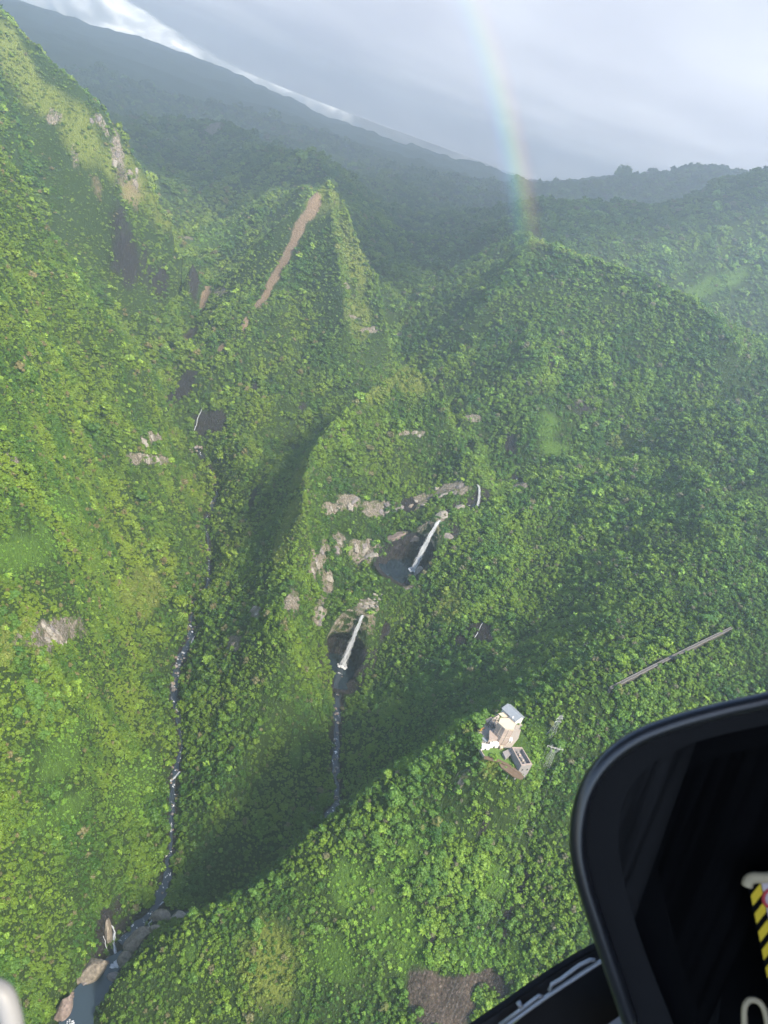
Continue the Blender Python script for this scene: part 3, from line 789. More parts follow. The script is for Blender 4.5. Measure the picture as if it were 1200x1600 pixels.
zone = np.stack([1 + 0.22 * sstep(-120, -240, tx) - 0.42 * (1 - sstep(540, 640, tD)) * sstep(-60, 40, tx) + 0.04 * sstep(20, 120, tx), 1 + 0.10 * sstep(-120, -240, tx) - 0.36 * (1 - sstep(540, 640, tD)) * sstep(-60, 40, tx) + 0.08 * sstep(20, 120, tx), 1 + 0.35 * sstep(20, 120, tx)], -1); tint = tint * zone
lm = (sstep(0.1, 0.6, lime[cell]) * (rng.random(len(cell)) < 0.75))[:, None]; tint = tint * (1 - 0.8 * lm) + 0.8 * lm * np.array((0.12, 0.235, 0.025))
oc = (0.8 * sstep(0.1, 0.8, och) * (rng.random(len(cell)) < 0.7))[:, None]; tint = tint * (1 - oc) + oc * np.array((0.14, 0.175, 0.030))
tint = tint * (0.86 + 0.28 * rng.random(len(cell)))[:, None]
isfern = (rng.random(len(cell)) < 0.04 + 0.2 * sstep(0.2, 0.7, lime[cell])) & (tD < 1300)

# ---- the trees that show largest: each one an object of its own
def seen(x, y, z):
    n = 60
    ok = np.ones(len(x), bool)
    for k in range(8, n):
        t = k / n
        ok &= (z * t + 0.0 > hsample(x * t, y * t) + 1.0) | (t > 0.985)
    return ok
tpx, tpy = project(tx, ty, tz + 0.4 * size)
cab = (tpx > 880) & (tpy > 1080) | (tpy - 1600 > -(tpx - 715) * 0.60)
want = np.nonzero((tpx > 12) & (tpx < 1190) & (tpy > 20) & (tpy < 1588) & ~cab & ~isfern & (tD < 760))[0]
want = want[np.argsort(-(size[want] / tD[want]))][:1400]
want = want[seen(tx[want], ty[want], tz[want] + size[want])][:300]
solo = np.zeros(len(tx), bool); solo[want] = True
SOLO = [(tx[i], ty[i], tz[i], size[i], tint[i], tpx[i], tpy[i]) for i in want]

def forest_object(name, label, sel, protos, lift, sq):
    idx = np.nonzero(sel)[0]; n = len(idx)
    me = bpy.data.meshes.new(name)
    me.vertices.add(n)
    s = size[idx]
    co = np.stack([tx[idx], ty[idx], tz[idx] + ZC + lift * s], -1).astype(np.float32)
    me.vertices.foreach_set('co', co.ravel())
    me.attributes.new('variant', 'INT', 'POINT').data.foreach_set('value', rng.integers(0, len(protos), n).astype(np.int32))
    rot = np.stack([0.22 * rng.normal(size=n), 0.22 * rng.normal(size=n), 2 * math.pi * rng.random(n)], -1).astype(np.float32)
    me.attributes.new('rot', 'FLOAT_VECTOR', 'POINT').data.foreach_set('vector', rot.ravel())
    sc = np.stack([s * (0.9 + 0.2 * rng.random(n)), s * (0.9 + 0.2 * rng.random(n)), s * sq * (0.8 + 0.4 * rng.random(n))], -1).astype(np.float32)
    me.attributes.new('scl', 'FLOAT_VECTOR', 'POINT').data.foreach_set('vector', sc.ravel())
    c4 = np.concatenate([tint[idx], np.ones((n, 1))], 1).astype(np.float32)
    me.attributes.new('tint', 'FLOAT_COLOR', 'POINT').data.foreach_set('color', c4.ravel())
    o = bpy.data.objects.new(name, me); COL.objects.link(o)
    g = bpy.data.node_groups.new(name, 'GeometryNodeTree')
    g.interface.new_socket('Geometry', in_out='INPUT', socket_type='NodeSocketGeometry')
    g.interface.new_socket('Geometry', in_out='OUTPUT', socket_type='NodeSocketGeometry')
    N, L = g.nodes, g.links
    gi, go = N.new('NodeGroupInput'), N.new('NodeGroupOutput')
    mp = N.new('GeometryNodeMeshToPoints')
    iop = N.new('GeometryNodeInstanceOnPoints')
    join = N.new('GeometryNodeJoinGeometry')
    for pm in protos:
        po = bpy.data.objects.new(name + '_source', pm)             # not linked to the scene
        oi = N.new('GeometryNodeObjectInfo'); oi.inputs['Object'].default_value = po
        g2 = N.new('GeometryNodeGeometryToInstance')
        L.new(oi.outputs['Geometry'], g2.inputs[0]); L.new(g2.outputs[0], join.inputs[0])
    def attr(nm, ty_):
        a = N.new('GeometryNodeInputNamedAttribute'); a.data_type = ty_; a.inputs['Name'].default_value = nm
        return a.outputs['Attribute']
    L.new(gi.outputs[0], mp.inputs['Mesh']); L.new(mp.outputs[0], iop.inputs['Points'])
    L.new(join.outputs[0], iop.inputs['Instance'])
    iop.inputs['Pick Instance'].default_value = True
    L.new(attr('variant', 'INT'), iop.inputs['Instance Index'])
    e2r = N.new('FunctionNodeEulerToRotation')
    L.new(attr('rot', 'FLOAT_VECTOR'), e2r.inputs[0]); L.new(e2r.outputs[0], iop.inputs['Rotation'])
    L.new(attr('scl', 'FLOAT_VECTOR'), iop.inputs['Scale'])
    L.new(iop.outputs[0], go.inputs[0])
    md = o.modifiers.new('scatter', 'NODES'); md.node_group = g
    o['kind'] = 'stuff'; o['label'] = label
    print(name, n)
    return o

near = tD < 1500
NEARP = [crown_mesh('crown', 100 + k, (9, 11, 8, 12, 7)[k], 230, 0.135 + 0.02 * (k % 3), flat=(0.6, 0.5, 0.75, 0.55, 0.85)[k]) for k in range(5)]
FARP = [crown_mesh('crown', 200 + k, (8, 10, 7)[k], 90, 0.23, flat=(0.6, 0.5, 0.8)[k]) for k in range(3)]
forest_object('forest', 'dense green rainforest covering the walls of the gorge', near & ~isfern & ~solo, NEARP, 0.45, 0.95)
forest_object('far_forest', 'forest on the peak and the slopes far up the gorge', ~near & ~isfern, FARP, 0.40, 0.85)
forest_object('fern_cover', 'light green tree ferns scattered through the forest', isfern, [fern_mesh('fern', 300 + k) for k in range(3)], 0.5, 0.9)
# ------------------------------------------------------------------ helpers for things
def obj(name, me_or_bm, mat=None, parent=None, smooth=False):
    if isinstance(me_or_bm, bmesh.types.BMesh):
        bmesh.ops.recalc_face_normals(me_or_bm, faces=me_or_bm.faces)
        me = bpy.data.meshes.new(name); me_or_bm.to_mesh(me); me_or_bm.free()
    else:
        me = me_or_bm
    if mat is not None and not me.materials: me.materials.append(mat)
    if smooth: me.polygons.foreach_set('use_smooth', np.ones(len(me.polygons), bool))
    o = bpy.data.objects.new(name, me); COL.objects.link(o)
    if parent is not None: o.parent = parent
    return o
def thing(name, label, cat, loc, rz=0.0, group=None):
    o = bpy.data.objects.new(name, None); COL.objects.link(o)
    o.location = (loc[0], loc[1], loc[2] + ZC); o.rotation_euler = (0, 0, rz); o.empty_display_size = 1
    return tag(o, label, cat, group)
def tag(o, label, cat, group=None):
    o['label'] = label; o['category'] = cat
    if group: o['group'] = group
    return o
def add_box(bm, c, s, rz=0.0, rx=0.0):
    mtx = Matrix.Translation(c) @ Matrix.Rotation(rz, 4, 'Z') @ Matrix.Rotation(rx, 4, 'X') @ Matrix.Diagonal((*s, 1))
    bmesh.ops.create_cube(bm, size=1.0, matrix=mtx); return bm
def add_bar(bm, a, b, w, n=4):
    a, b = Vector(a), Vector(b); d = b - a
    q = d.to_track_quat('Z', 'Y').to_matrix().to_4x4()
    bmesh.ops.create_cone(bm, cap_ends=True, segments=n, radius1=w, radius2=w, depth=d.length, matrix=Matrix.Translation((a + b) / 2) @ q)
    return bm
def add_prism(bm, poly, z0, z1, top=None):
    lo = [bm.verts.new((p[0], p[1], z0)) for p in poly]; hi = [bm.verts.new((p[0], p[1], z1)) for p in (top or poly)]
    n = len(poly)
    for i in range(n): bm.faces.new((lo[i], lo[(i + 1) % n], hi[(i + 1) % n], hi[i]))
    bm.faces.new(lo[::-1]); bm.faces.new(hi)
    return bm
B = bmesh.new
def add_tube(bm, pts, rad, n=8):
    pts = [Vector(p) for p in pts]; rings = []
    rad = rad if isinstance(rad, (list, tuple)) else [rad] * len(pts)
    ref = Vector((0.31, 0.2, 0.93))
    for i, p in enumerate(pts):
        d = (pts[min(i + 1, len(pts) - 1)] - pts[max(i - 1, 0)]).normalized()
        s = d.cross(ref).normalized(); t = s.cross(d)
        rings.append([bm.verts.new(p + (s * math.cos(2 * math.pi * k / n) + t * math.sin(2 * math.pi * k / n)) * rad[i]) for k in range(n)])
    for a, b in zip(rings[:-1], rings[1:]):
        for k in range(n): bm.faces.new((a[k], a[(k + 1) % n], b[(k + 1) % n], b[k]))
    bm.faces.new(rings[0][::-1]); bm.faces.new(rings[-1])
    return bm

# ------------------------------------------------------------------ individual trees nearest the helicopter
def trunk_mesh():
    bm = B()
    add_tube(bm, [(0, 0, -0.5), (0.03, 0.01, 0.0), (0.02, -0.02, 0.4), (0.05, 0.02, 0.8)], [0.085, 0.065, 0.05, 0.03], 7)
    for a in (0.4, 2.4, 4.5):
        add_tube(bm, [(0.02, 0, 0.25), (0.2 * math.cos(a), 0.2 * math.sin(a), 0.5), (0.45 * math.cos(a), 0.45 * math.sin(a), 0.62)], [0.035, 0.025, 0.01], 5)
    me = bpy.data.meshes.new('trunk'); bm.to_mesh(me); bm.free(); me.materials.append(BARK); return me
TRUNK = trunk_mesh()
KINDS_ = {'pale': ((0.140, 0.235, 0.030), 'pale green'), 'mid': ((0.072, 0.150, 0.022), 'mid green'), 'deep': ((0.036, 0.098, 0.018), 'dark green'), 'yellow': ((0.13, 0.15, 0.042), 'yellowish green')}
SOLO_CROWN = {k: [crown_mesh('crown', 400 + 10 * i + j, (10, 12, 8)[j], 520, 0.105, flat=(0.6, 0.55, 0.8)[j], mat=own_leaf_material('foliage_' + k, c[0])) for j in range(3)] for i, (k, c) in enumerate(KINDS_.items())}
for (x, y, z, s, tn, px_, py_) in SOLO:
    lum = tn[1]
    k = 'yellow' if tn[0] > 0.78 * tn[1] else 'pale' if lum > 0.17 else 'mid' if lum > 0.10 else 'deep'
    if px_ < 250 - 0.0 * py_ and py_ < 1600 and x < -95: where = 'on the left gorge wall above the pool'
    elif py_ > 1250 and px_ < 560: where = 'on the lower near ridge beside the stream'
    elif px_ > 620: where = 'on the near slope under the power station'
    else: where = 'on the crest of the near ridge'
    lab = '%s rainforest tree with rounded crown %s' % (KINDS_[k][1], where)
    t = thing('forest_tree', lab, 'tree', (x, y, z), random.uniform(0, 6.28), lab.replace('tree with', 'trees with').replace('crown on', 'crowns on'))
    c = obj('crown', random.choice(SOLO_CROWN[k]), None, t); c.location = (0, 0, 0.55 * s); c.scale = (s, s, s * random.uniform(0.8, 1.1))
    tr = obj('trunk', TRUNK, None, t); tr.scale = (s, s, s)

# ------------------------------------------------------------------ water
def water_material(name, col, rough, foam=0.0):
    m, n, l, b = new_mat(name)
    geo = n.new('ShaderNodeNewGeometry'); nz = n.new('ShaderNodeTexNoise'); nz.inputs['Scale'].default_value = 0.22; nz.inputs['Detail'].default_value = 7
    nz.inputs['Roughness'].default_value = 0.65
    l.new(geo.outputs['Position'], nz.inputs['Vector'])
    r = n.new('ShaderNodeValToRGB')
    r.color_ramp.elements[0].position = 0.62 - 0.10 * foam; r.color_ramp.elements[0].color = (*col, 1)
    r.color_ramp.elements[1].position = 0.70 - 0.10 * foam; r.color_ramp.elements[1].color = (0.75, 0.77, 0.78, 1) if foam else (*col, 1)
    l.new(nz.outputs['Fac'], r.inputs['Fac']); l.new(r.outputs[0], b.inputs['Base Color'])
    b.inputs['Roughness'].default_value = rough; b.inputs['Specular IOR Level'].default_value = 0.5
    bp = n.new('ShaderNodeBump'); bp.inputs['Strength'].default_value = 0.35; bp.inputs['Distance'].default_value = 0.4
    l.new(nz.outputs['Fac'], bp.inputs['Height']); l.new(bp.outputs['Normal'], b.inputs['Normal'])
    return m
STREAM = water_material('stream_water', (0.016, 0.021, 0.028), 0.2, 0.3)
POOL = water_material('pool_water', (0.012, 0.020, 0.030), 0.08)
LOWPOOL = water_material('still_water', (0.022, 0.034, 0.046), 0.16)
FOAM = simple('white_water', (0.42, 0.435, 0.455), 0.6, noise=0.10, scale=0.6)

def stream(name, poly, half, lift, mat):
    P_ = densify(poly, 5); bm = B(); prev = None
    for i, p in enumerate(P_):
        q0, q1 = P_[max(i - 2, 0)], P_[min(i + 2, len(P_) - 1)]
        d = np.array((q1 - q0)[:2]); d /= np.linalg.norm(d) + 1e-9
        nrm = np.array((-d[1], d[0])); w = (half if not callable(half) else half(p)) * (0.85 + 0.35 * math.sin(i * 0.7) * math.sin(i * 0.23) + 0.25 * math.sin(i * 1.9 + 1))
        row = [bm.verts.new((p[0] + nrm[0] * k * w, p[1] + nrm[1] * k * w, p[2] + lift + ZC + (0.12 if k == 0 else 0))) for k in (-1, -0.4, 0, 0.4, 1)]
        if prev:
            for a in range(4): bm.faces.new((prev[a], prev[a + 1], row[a + 1], row[a]))
        prev = row
    o = obj(name, bm, mat, smooth=True); o['kind'] = 'structure'
    return o
LOWER = [PZ(118, 1600, -703.6), PZ(138, 1553, -703.6), PZ(160, 1530, -703.6), PZ(182, 1505, -703.0)]
river_left = stream('river', RIVER1[3:], lambda p: 0.3 + float(river_width(np.array([p[0]]), np.array([p[1]]))[0]), -0.55, STREAM)
river_right = stream('river', RIVER2, 4.4, -0.55, STREAM)
river_upper = stream('river', RIVER3, 4.0, -0.5, STREAM)
def pool(name, outline, z, mat):
    bm = B(); c = np.mean(outline, axis=0)
    vs_ = []
    for (x, y) in outline: vs_.append(bm.verts.new((x, y, z + ZC)))
    cv = bm.verts.new((c[0], c[1], z + ZC))
    for i in range(len(vs_)): bm.faces.new((vs_[i], vs_[(i + 1) % len(vs_)], cv))
    o = obj(name, bm, mat); o['kind'] = 'structure'; return o
def ring(c, R, n=36, k=0.08):
    return [(c[0] + R * (1 + k * math.sin(3 * a)) * math.cos(a), c[1] + R * (1 + k * math.sin(2 * a)) * math.sin(a)) for a in [2 * math.pi * i / n for i in range(n)]]
pool('plunge_pool', ring(PIT1, PR1 + 13, k=0), PIT1[2] - 1.0, POOL)
pool('plunge_pool', ring(PIT2, PR2 + 13, k=0), PIT2[2] - 1.0, POOL)
low_outline = [PZ(px, py, -703.3)[:2] for px, py in ((75, 1640), (96, 1590), (104, 1560), (122, 1540), (148, 1515), (165, 1498), (184, 1488), (196, 1480), (204, 1492), (200, 1510), (188, 1530), (178, 1552), (168, 1575), (150, 1605), (120, 1650))]
pool('river_pool', low_outline, -703.3, LOWPOOL)

def fall_material():
    m, n, l, b = new_mat('falling_water')
    tc = n.new('ShaderNodeUVMap'); nz = n.new('ShaderNodeTexNoise'); mp = n.new('ShaderNodeMapping')
    mp.inputs['Scale'].default_value = (5, 0.8, 1); nz.inputs['Scale'].default_value = 2.2; nz.inputs['Detail'].default_value = 6; nz.inputs['Roughness'].default_value = 0.7
    l.new(tc.outputs[0], mp.inputs[0]); l.new(mp.outputs[0], nz.inputs['Vector'])
    r = n.new('ShaderNodeValToRGB')
    r.color_ramp.elements[0].position = 0.36; r.color_ramp.elements[0].color = (0.15, 0.17, 0.20, 1)
    r.color_ramp.elements[1].position = 0.58; r.color_ramp.elements[1].color = (0.44, 0.455, 0.475, 1)
    l.new(nz.outputs['Fac'], r.inputs[0]); l.new(r.outputs[0], b.inputs['Base Color'])
    b.inputs['Roughness'].default_value = 0.7
    sx = n.new('ShaderNodeSeparateXYZ'); l.new(tc.outputs[0], sx.inputs[0])
    e1 = n.new('ShaderNodeMath'); e1.operation = 'SUBTRACT'; e1.inputs[1].default_value = 0.5; l.new(sx.outputs['X'], e1.inputs[0])
    e2 = n.new('ShaderNodeMath'); e2.operation = 'ABSOLUTE'; l.new(e1.outputs[0], e2.inputs[0])
    e3 = n.new('ShaderNodeMath'); e3.operation = 'MULTIPLY_ADD'; e3.inputs[1].default_value = -3.2; l.new(e2.outputs[0], e3.inputs[0])
    e4 = n.new('ShaderNodeMath'); e4.operation = 'MULTIPLY_ADD'; e4.inputs[1].default_value = 3.4; e4.inputs[2].default_value = -0.35; l.new(nz.outputs['Fac'], e4.inputs[0]); l.new(e4.outputs[0], e3.inputs[2])
    e5 = n.new('ShaderNodeClamp'); l.new(e3.outputs[0], e5.inputs[0]); l.new(e5.outputs[0], b.inputs['Alpha'])
    return m
FALL = fall_material()
def ribbon(pts, w0, w1, ragged=0.25, seed=0, bulge=0.18):
    """falling water: a bowed sheet with ragged sides, w0 wide at the lip and w1 at the foot"""
    r = np.random.default_rng(seed); bm = B(); uv = bm.loops.layers.uv.new('UVMap')
    pts = [Vector(p) for p in pts]; rows = []; n = len(pts)
    for i, p in enumerate(pts):
        t = i / (n - 1); side = Vector((RT[0], RT[1], 0)).normalized(); out = Vector((side.y, -side.x, 0))
        w = (w0 + (w1 - w0) * t) / 2
        l_, r_2 = 1 + ragged * r.normal() * 0.6, 1 + ragged * r.normal() * 0.6
        row = []
        for k in range(9):
            a = -1 + k / 4
            a2 = a * (l_ if a < 0 else r_2)
            row.append(bm.verts.new(p + side * a2 * w + out * bulge * w * (1 - a * a) + Vector((0, 0, ZC))))
        rows.append(row)
    for i in range(n - 1):
        for k in range(8):
            f = bm.faces.new((rows[i][k], rows[i][k + 1], rows[i + 1][k + 1], rows[i + 1][k]))
            for lp, (uu, vv) in zip(f.loops, ((k, i), (k + 1, i), (k + 1, i + 1), (k, i + 1))): lp[uv].uv = (uu / 8, 4 * vv / n)
    # closed behind
    return bm
def arc_fall(top, foot, n=26, lip=0.18):
    top, foot = Vector(top), Vector(foot); out = []
    for i in range(n):
        t = i / (n - 1)
        h = t ** 0.62 if t > 0 else 0
        out.append((top.x + (foot.x - top.x) * h, top.y + (foot.y - top.y) * h, top.z + (foot.z - top.z) * t ** 1.25))
    return out
def foam_mesh(c, R, seed, h=1.2):
    r = np.random.default_rng(seed); bm = B()
    for k in range(16):
        a, q = 6.28 * r.random(), R * math.sqrt(r.random()) * 0.8
        s = R * (0.18 + 0.25 * r.random()) * (1.2 - 0.7 * q / R)
        bmesh.ops.create_icosphere(bm, subdivisions=2, radius=1, matrix=Matrix.Translation((c[0] + q * math.cos(a), c[1] + q * math.sin(a), c[2] + ZC)) @ Matrix.Diagonal((s, s, h * (0.4 + 0.5 * r.random()), 1)))
    for v in bm.verts: v.co += Vector(r.normal(size=3) * 0.18)
    return bm
def waterfall(label, top, foot, w0, w1, foamR, seed):
    t = tag(bpy.data.objects.new('waterfall', None), label, 'waterfall'); COL.objects.link(t)
    obj('falling_water', ribbon(arc_fall(top, foot), w0, w1, 0.22, seed), FALL, t, True)
    s = Vector((RT[0], RT[1], 0)).normalized() * w0 * 0.45
    for k, sd_ in enumerate((-1, 1)):
        a = [Vector(p) + s * sd_ * (0.9 + 0.25 * math.sin(i * 0.9 + k)) + Vector((0, -0.6, 0)) for i, p in enumerate(arc_fall(top, foot))]
        obj('water_strand', ribbon(a, w0 * 0.22, w1 * 0.30, 0.6, seed + 7 + k), FALL, t, True)
    if foamR: obj('foam', foam_mesh((foot[0], foot[1], foot[2] + 0.2), foamR, seed), FOAM, t, True)
    return t
waterfall('tall white waterfall plunging from the pale slab ledge into the lowest round pool', PZ(567, 961, -528), PZ(535, 1040, -605.4), 3.6, 13, 8, 1)
waterfall('broad slanting white waterfall in the middle of the chain of falls', PZ(688, 813, -441), PZ(645, 891, -521.5), 4.8, 13, 8, 2)
waterfall('short white waterfall at the head of the chain, topmost of the three', PZ(746, 757, -407), PZ(747, 789, -435.5), 3.5, 4.5, 3.5, 3)

def slope_water(name, label, spots, w0, w1, seed, cat='cascade', extra=1.2):
    """a thin thread of water running down the rock it is seen on"""
    pts = []
    for a, b in zip(spots[:-1], spots[1:]):
        k = max(2, int(math.hypot(b[0] - a[0], b[1] - a[1]) / 4))
        for i in range(k): pts.append((a[0] + (b[0] - a[0]) * i / k + 0.6 * math.sin(i * 1.7 + seed), a[1] + (b[1] - a[1]) * i / k))
    pts.append(spots[-1])
    P_ = []
    for px, py in pts:
        p = hit(px, py); d = -np.array(ray(px, py)); d /= np.linalg.norm(d)
        P_.append(Vector(p + d * extra))
    o = obj(name, ribbon(P_, w0, w1, 0.5, seed, 0.3), FALL, None, True)
    if label: tag(o, label, cat)
    return o
slope_water('cascade', 'thin white cascade down the dark cliff high in the left gorge', [(317, 634), (309, 655), (302, 680)], 1.8, 1.4, 11)
slope_water('cascade', 'small slanting white cascade right of the topmost waterfall', [(808, 748), (798, 758), (792, 764)], 2.2, 2.4, 12)
slope_water('cascade', 'long grey thread of water down the wet dark rock on the forested slope', [(763, 955), (748, 985), (738, 1005), (730, 1020)], 1.4, 1.0, 13)
slope_water('cascade', 'short white drop at the bend of the left stream beside brown boulders', [(307, 989), (301, 1000), (299, 1008)], 4.5, 3.5, 14)
slope_water('cascade', 'small white chute among the trees high above the river pool', [(147, 1416), (149, 1422), (152, 1429)], 1.4, 1.6, 15)
slope_water('cascade', 'white side cascade with a bend falling over dark rock to the river pool', [(166, 1440), (176, 1447), (180, 1456), (177, 1470), (179, 1482), (183, 1495)], 1.8, 5.0, 16)
slope_water('cascade', 'thin straight white strand left of the bent side cascade', [(162, 1462), (165, 1475), (168, 1488)], 1.2, 1.8, 17)
slope_water('cascade', 'white chute between the two round tan boulders of the left stream', [(240, 1434), (234, 1442), (233, 1452)], 3.2, 3.0, 18)
slope_water('cascade', 'short white rapid where the left stream comes out from under trees', [(281, 1205), (275, 1213), (265, 1221)], 4.0, 3.2, 19)
slope_water('cascade', 'white splash of rapids at the inlet of the river pool', [(196, 1484), (190, 1492), (181, 1504)], 3.0, 5.0, 20)
slope_water('cascade', 'small white rapid on the dark stretch above the tan boulders', [(255, 1408), (250, 1414)], 2.4, 2.0, 21)
slope_water('cascade', 'faint white rapid on the narrow shaded stretch of the left stream', [(268, 1285), (267, 1300)], 2.0, 1.4, 22)

# ------------------------------------------------------------------ rocks
def rock_material(name, a, b_, sc=0.35):
    m, n, l, b = new_mat(name)
    geo = n.new('ShaderNodeNewGeometry'); nz = n.new('ShaderNodeTexNoise'); nz.inputs['Scale'].default_value = sc; nz.inputs['Detail'].default_value = 8; nz.inputs['Roughness'].default_value = 0.65
    l.new(geo.outputs['Position'], nz.inputs['Vector'])
    r = n.new('ShaderNodeValToRGB'); r.color_ramp.elements[0].position = 0.3; r.color_ramp.elements[1].position = 0.72
    r.color_ramp.elements[0].color = (*a, 1); r.color_ramp.elements[1].color = (*b_, 1)
    l.new(nz.outputs['Fac'], r.inputs[0]); l.new(r.outputs[0], b.inputs['Base Color']); b.inputs['Roughness'].default_value = 0.9; b.inputs['Specular IOR Level'].default_value = 0.2
    bp = n.new('ShaderNodeBump'); bp.inputs['Strength'].default_value = 0.7; bp.inputs['Distance'].default_value = 1.0
    l.new(nz.outputs['Fac'], bp.inputs['Height']); l.new(bp.outputs['Normal'], b.inputs['Normal'])
    return m
TAN = rock_material('tan_rock', (0.075, 0.063, 0.052), (0.27, 0.23, 0.185))
BROWN = rock_material('brown_rock', (0.08, 0.06, 0.055), (0.26, 0.20, 0.17))
GREYR = rock_material('grey_rock', (0.06, 0.055, 0.058), (0.24, 0.21, 0.20))
PALE = rock_material('pale_rock', (0.12, 0.108, 0.092), (0.31, 0.28, 0.24))
def rock_mesh(seed, sub=3, rough=0.25):
    r = np.random.default_rng(seed); bm = B(); bmesh.ops.create_icosphere(bm, subdivisions=sub, radius=1.0)
    planes = [(Vector(r.normal(size=3)).normalized(), 0.55 + 0.35 * r.random()) for _ in range(9)]
    for v in bm.verts:
        p = v.co.copy()
        for d, h in planes:                                       # facets
            e = p.dot(d) - h
            if e > 0: p -= d * e * 0.85
        v.co = p + p.normalized() * rough * 0.25 * float(fbm(np.array([p.x * 3 + 9 * seed]), np.array([p.y * 3 + p.z * 2]), 1.0, 3, seed % 50)[0])
    me = bpy.data.meshes.new('boulder'); bm.to_mesh(me); bm.free(); return me
def big_rock(label, px, py, wpx, hpx, rot, mat, seed, zl=None, name='boulder', deep=0.8):
    p = hit(px, py) if zl is None else np.array(PZ(px, py, zl))
    D = np.linalg.norm(p); me = rock_mesh(seed, 4); me.materials.append(mat)
    o = obj(name, me, None); tag(o, label, 'boulder')
    a, b = wpx * D / F / 2, hpx * D / F / 2
    q = Matrix((RT, UP, -FWD)).transposed().to_4x4()
    o.matrix_world = Matrix.Translation((p[0], p[1], p[2] + ZC)) @ q @ Matrix.Rotation(math.radians(rot), 4, 'Z') @ Matrix.Diagonal((a * 1.15, b * 1.15, deep * (a + b) / 2, 1))
    return o
big_rock('largest tan rock with streaked flat face on the left bank of the river pool', 137, 1519, 50, 27, 38, TAN, 1)
big_rock('rounded tan boulder under the round boulder beside the stream chute', 216, 1468, 40, 24, 38, TAN, 3)
big_rock('round tan boulder at the top right of the stream chute', 250, 1436, 25, 22, 20, TAN, 4)
big_rock('broad pale rock at the foot of the near ridge, right of the round boulder', 279, 1435, 30, 18, 5, PALE, 5)
big_rock('small tan boulder wedged below the round boulder of the chute', 243, 1453, 15, 14, 0, TAN, 6)
big_rock('jagged light rock between the rapids and the right bank of the pool', 193, 1504, 18, 30, -25, TAN, 7)
big_rock('small speckled rock at the right edge of the river pool', 177, 1527, 18, 16, 10, GREYR, 8)
big_rock('dark brown rocky bank at the bottom left edge of the river pool', 98, 1584, 16, 44, -20, BROWN, 9)
big_rock('narrow light rock rib between the two side cascades', 170, 1458, 8, 34, 5, TAN, 10)
big_rock('pale pinnacle of rock standing beside the middle waterfall pool', 653, 903, 14, 34, -15, PALE, 11)
big_rock('flat brown overhanging rock above the middle plunge pool', 622, 838, 40, 16, 22, BROWN, 12)
big_rock('dark cracked rock buttress left of the middle waterfall lip', 652, 834, 34, 26, 20, GREYR, 13)
big_rock('grey rock mass right of the middle waterfall lip', 695, 842, 26, 26, -30, GREYR, 14)
big_rock('tan rock lip from which the middle waterfall slides', 690, 808, 22, 16, 30, PALE, 15)
big_rock('pale block of rock beside the little upper pool', 716, 794, 20, 9, 15, PALE, 16)
# outcrops standing proud of the bare patches
OUTC = []
for k in range(7):
    me = rock_mesh(60 + k, 3, 0.8); me.materials.append((PALE, TAN, GREYR)[k % 3]); OUTC.append(me)
def outcrops(spots, label, group, size=(9, 17)):
    for (px, py, w, h, *_) in spots:
        for _k in range(max(2, int(w * h / 190))):
            a, q = random.uniform(0, 6.28), math.sqrt(random.random()) * 0.46
            x, y = px + w * q * math.cos(a), py + h * q * math.sin(a)
            p = hit(x, y); D = float(np.linalg.norm(p)); s = random.uniform(*size) * D / F / 2 * min(1.0, 0.55 + min(w, h) / 60)
            j = int(np.clip(np.searchsorted(AY, p[1]) - 1, 0, NY - 1)); i = int(np.clip(np.searchsorted(AX, p[0]) - 1, 0, NX - 1))
            nrm = Vector((-gx_[j, i], -gy_[j, i], 1)).normalized()
            o = obj('rock_outcrop', random.choice(OUTC), None)
            o.matrix_world = Matrix.Translation((p[0], p[1], p[2] + ZC)) @ nrm.to_track_quat('Z', 'Y').to_matrix().to_4x4() @ Matrix.Rotation(random.uniform(-0.4, 0.4), 4, 'Z') @ Matrix.Diagonal((s * random.uniform(0.6, 1.0), s * random.uniform(0.9, 1.5), s * random.uniform(0.35, 0.6), 1))
            tag(o, label, 'rock', group)
outcrops([(72, 990, 76, 30), (100, 1000, 36, 18)], 'pale rock face piece in the bare pinkish patch low on the left wall', 'rocks of the bare patch on the left wall')
outcrops([(232, 688, 24, 20), (235, 718, 44, 16)], 'pale rock outcrop high on the left wall above the gorge', 'outcrops on the left shoulder')
outcrops([(495, 880, 24, 60), (510, 915, 18, 46), (500, 960, 18, 44)], 'tan rock outcrop in the tall bare strip left of the waterfalls', 'outcrops of the tall strip on the central ridge')
outcrops([(530, 848, 20, 32), (568, 862, 40, 34), (590, 858, 22, 28)], 'tan rock outcrop beside the middle plunge pool', 'outcrops left of the middle waterfall')
outcrops([(545, 785, 26, 24), (515, 795, 24, 16), (600, 792, 58, 20), (650, 785, 38, 18), (695, 766, 38, 16), (725, 764, 28, 16)], 'tan rock outcrop of the cliff band above the waterfalls', 'outcrops of the cliff band above the falls')
outcrops([(740, 655, 32, 8), (625, 676, 24, 8), (655, 678, 20, 8), (560, 500, 32, 8), (578, 516, 22, 8)], 'small pale outcrop on the forested ridge faces', 'small outcrops on the ridge faces', (6, 10))
outcrops([(398, 958, 20, 20), (365, 1005, 32, 16)], 'grey tan outcrop low on the left face of the central ridge', 'outcrops above the left stream')
outcrops([(183, 240, 14, 55), (205, 275, 26, 36), (150, 187, 16, 10)], 'pale outcrop below the sunlit crest at the upper left', 'outcrops under the left crest', (6, 12))
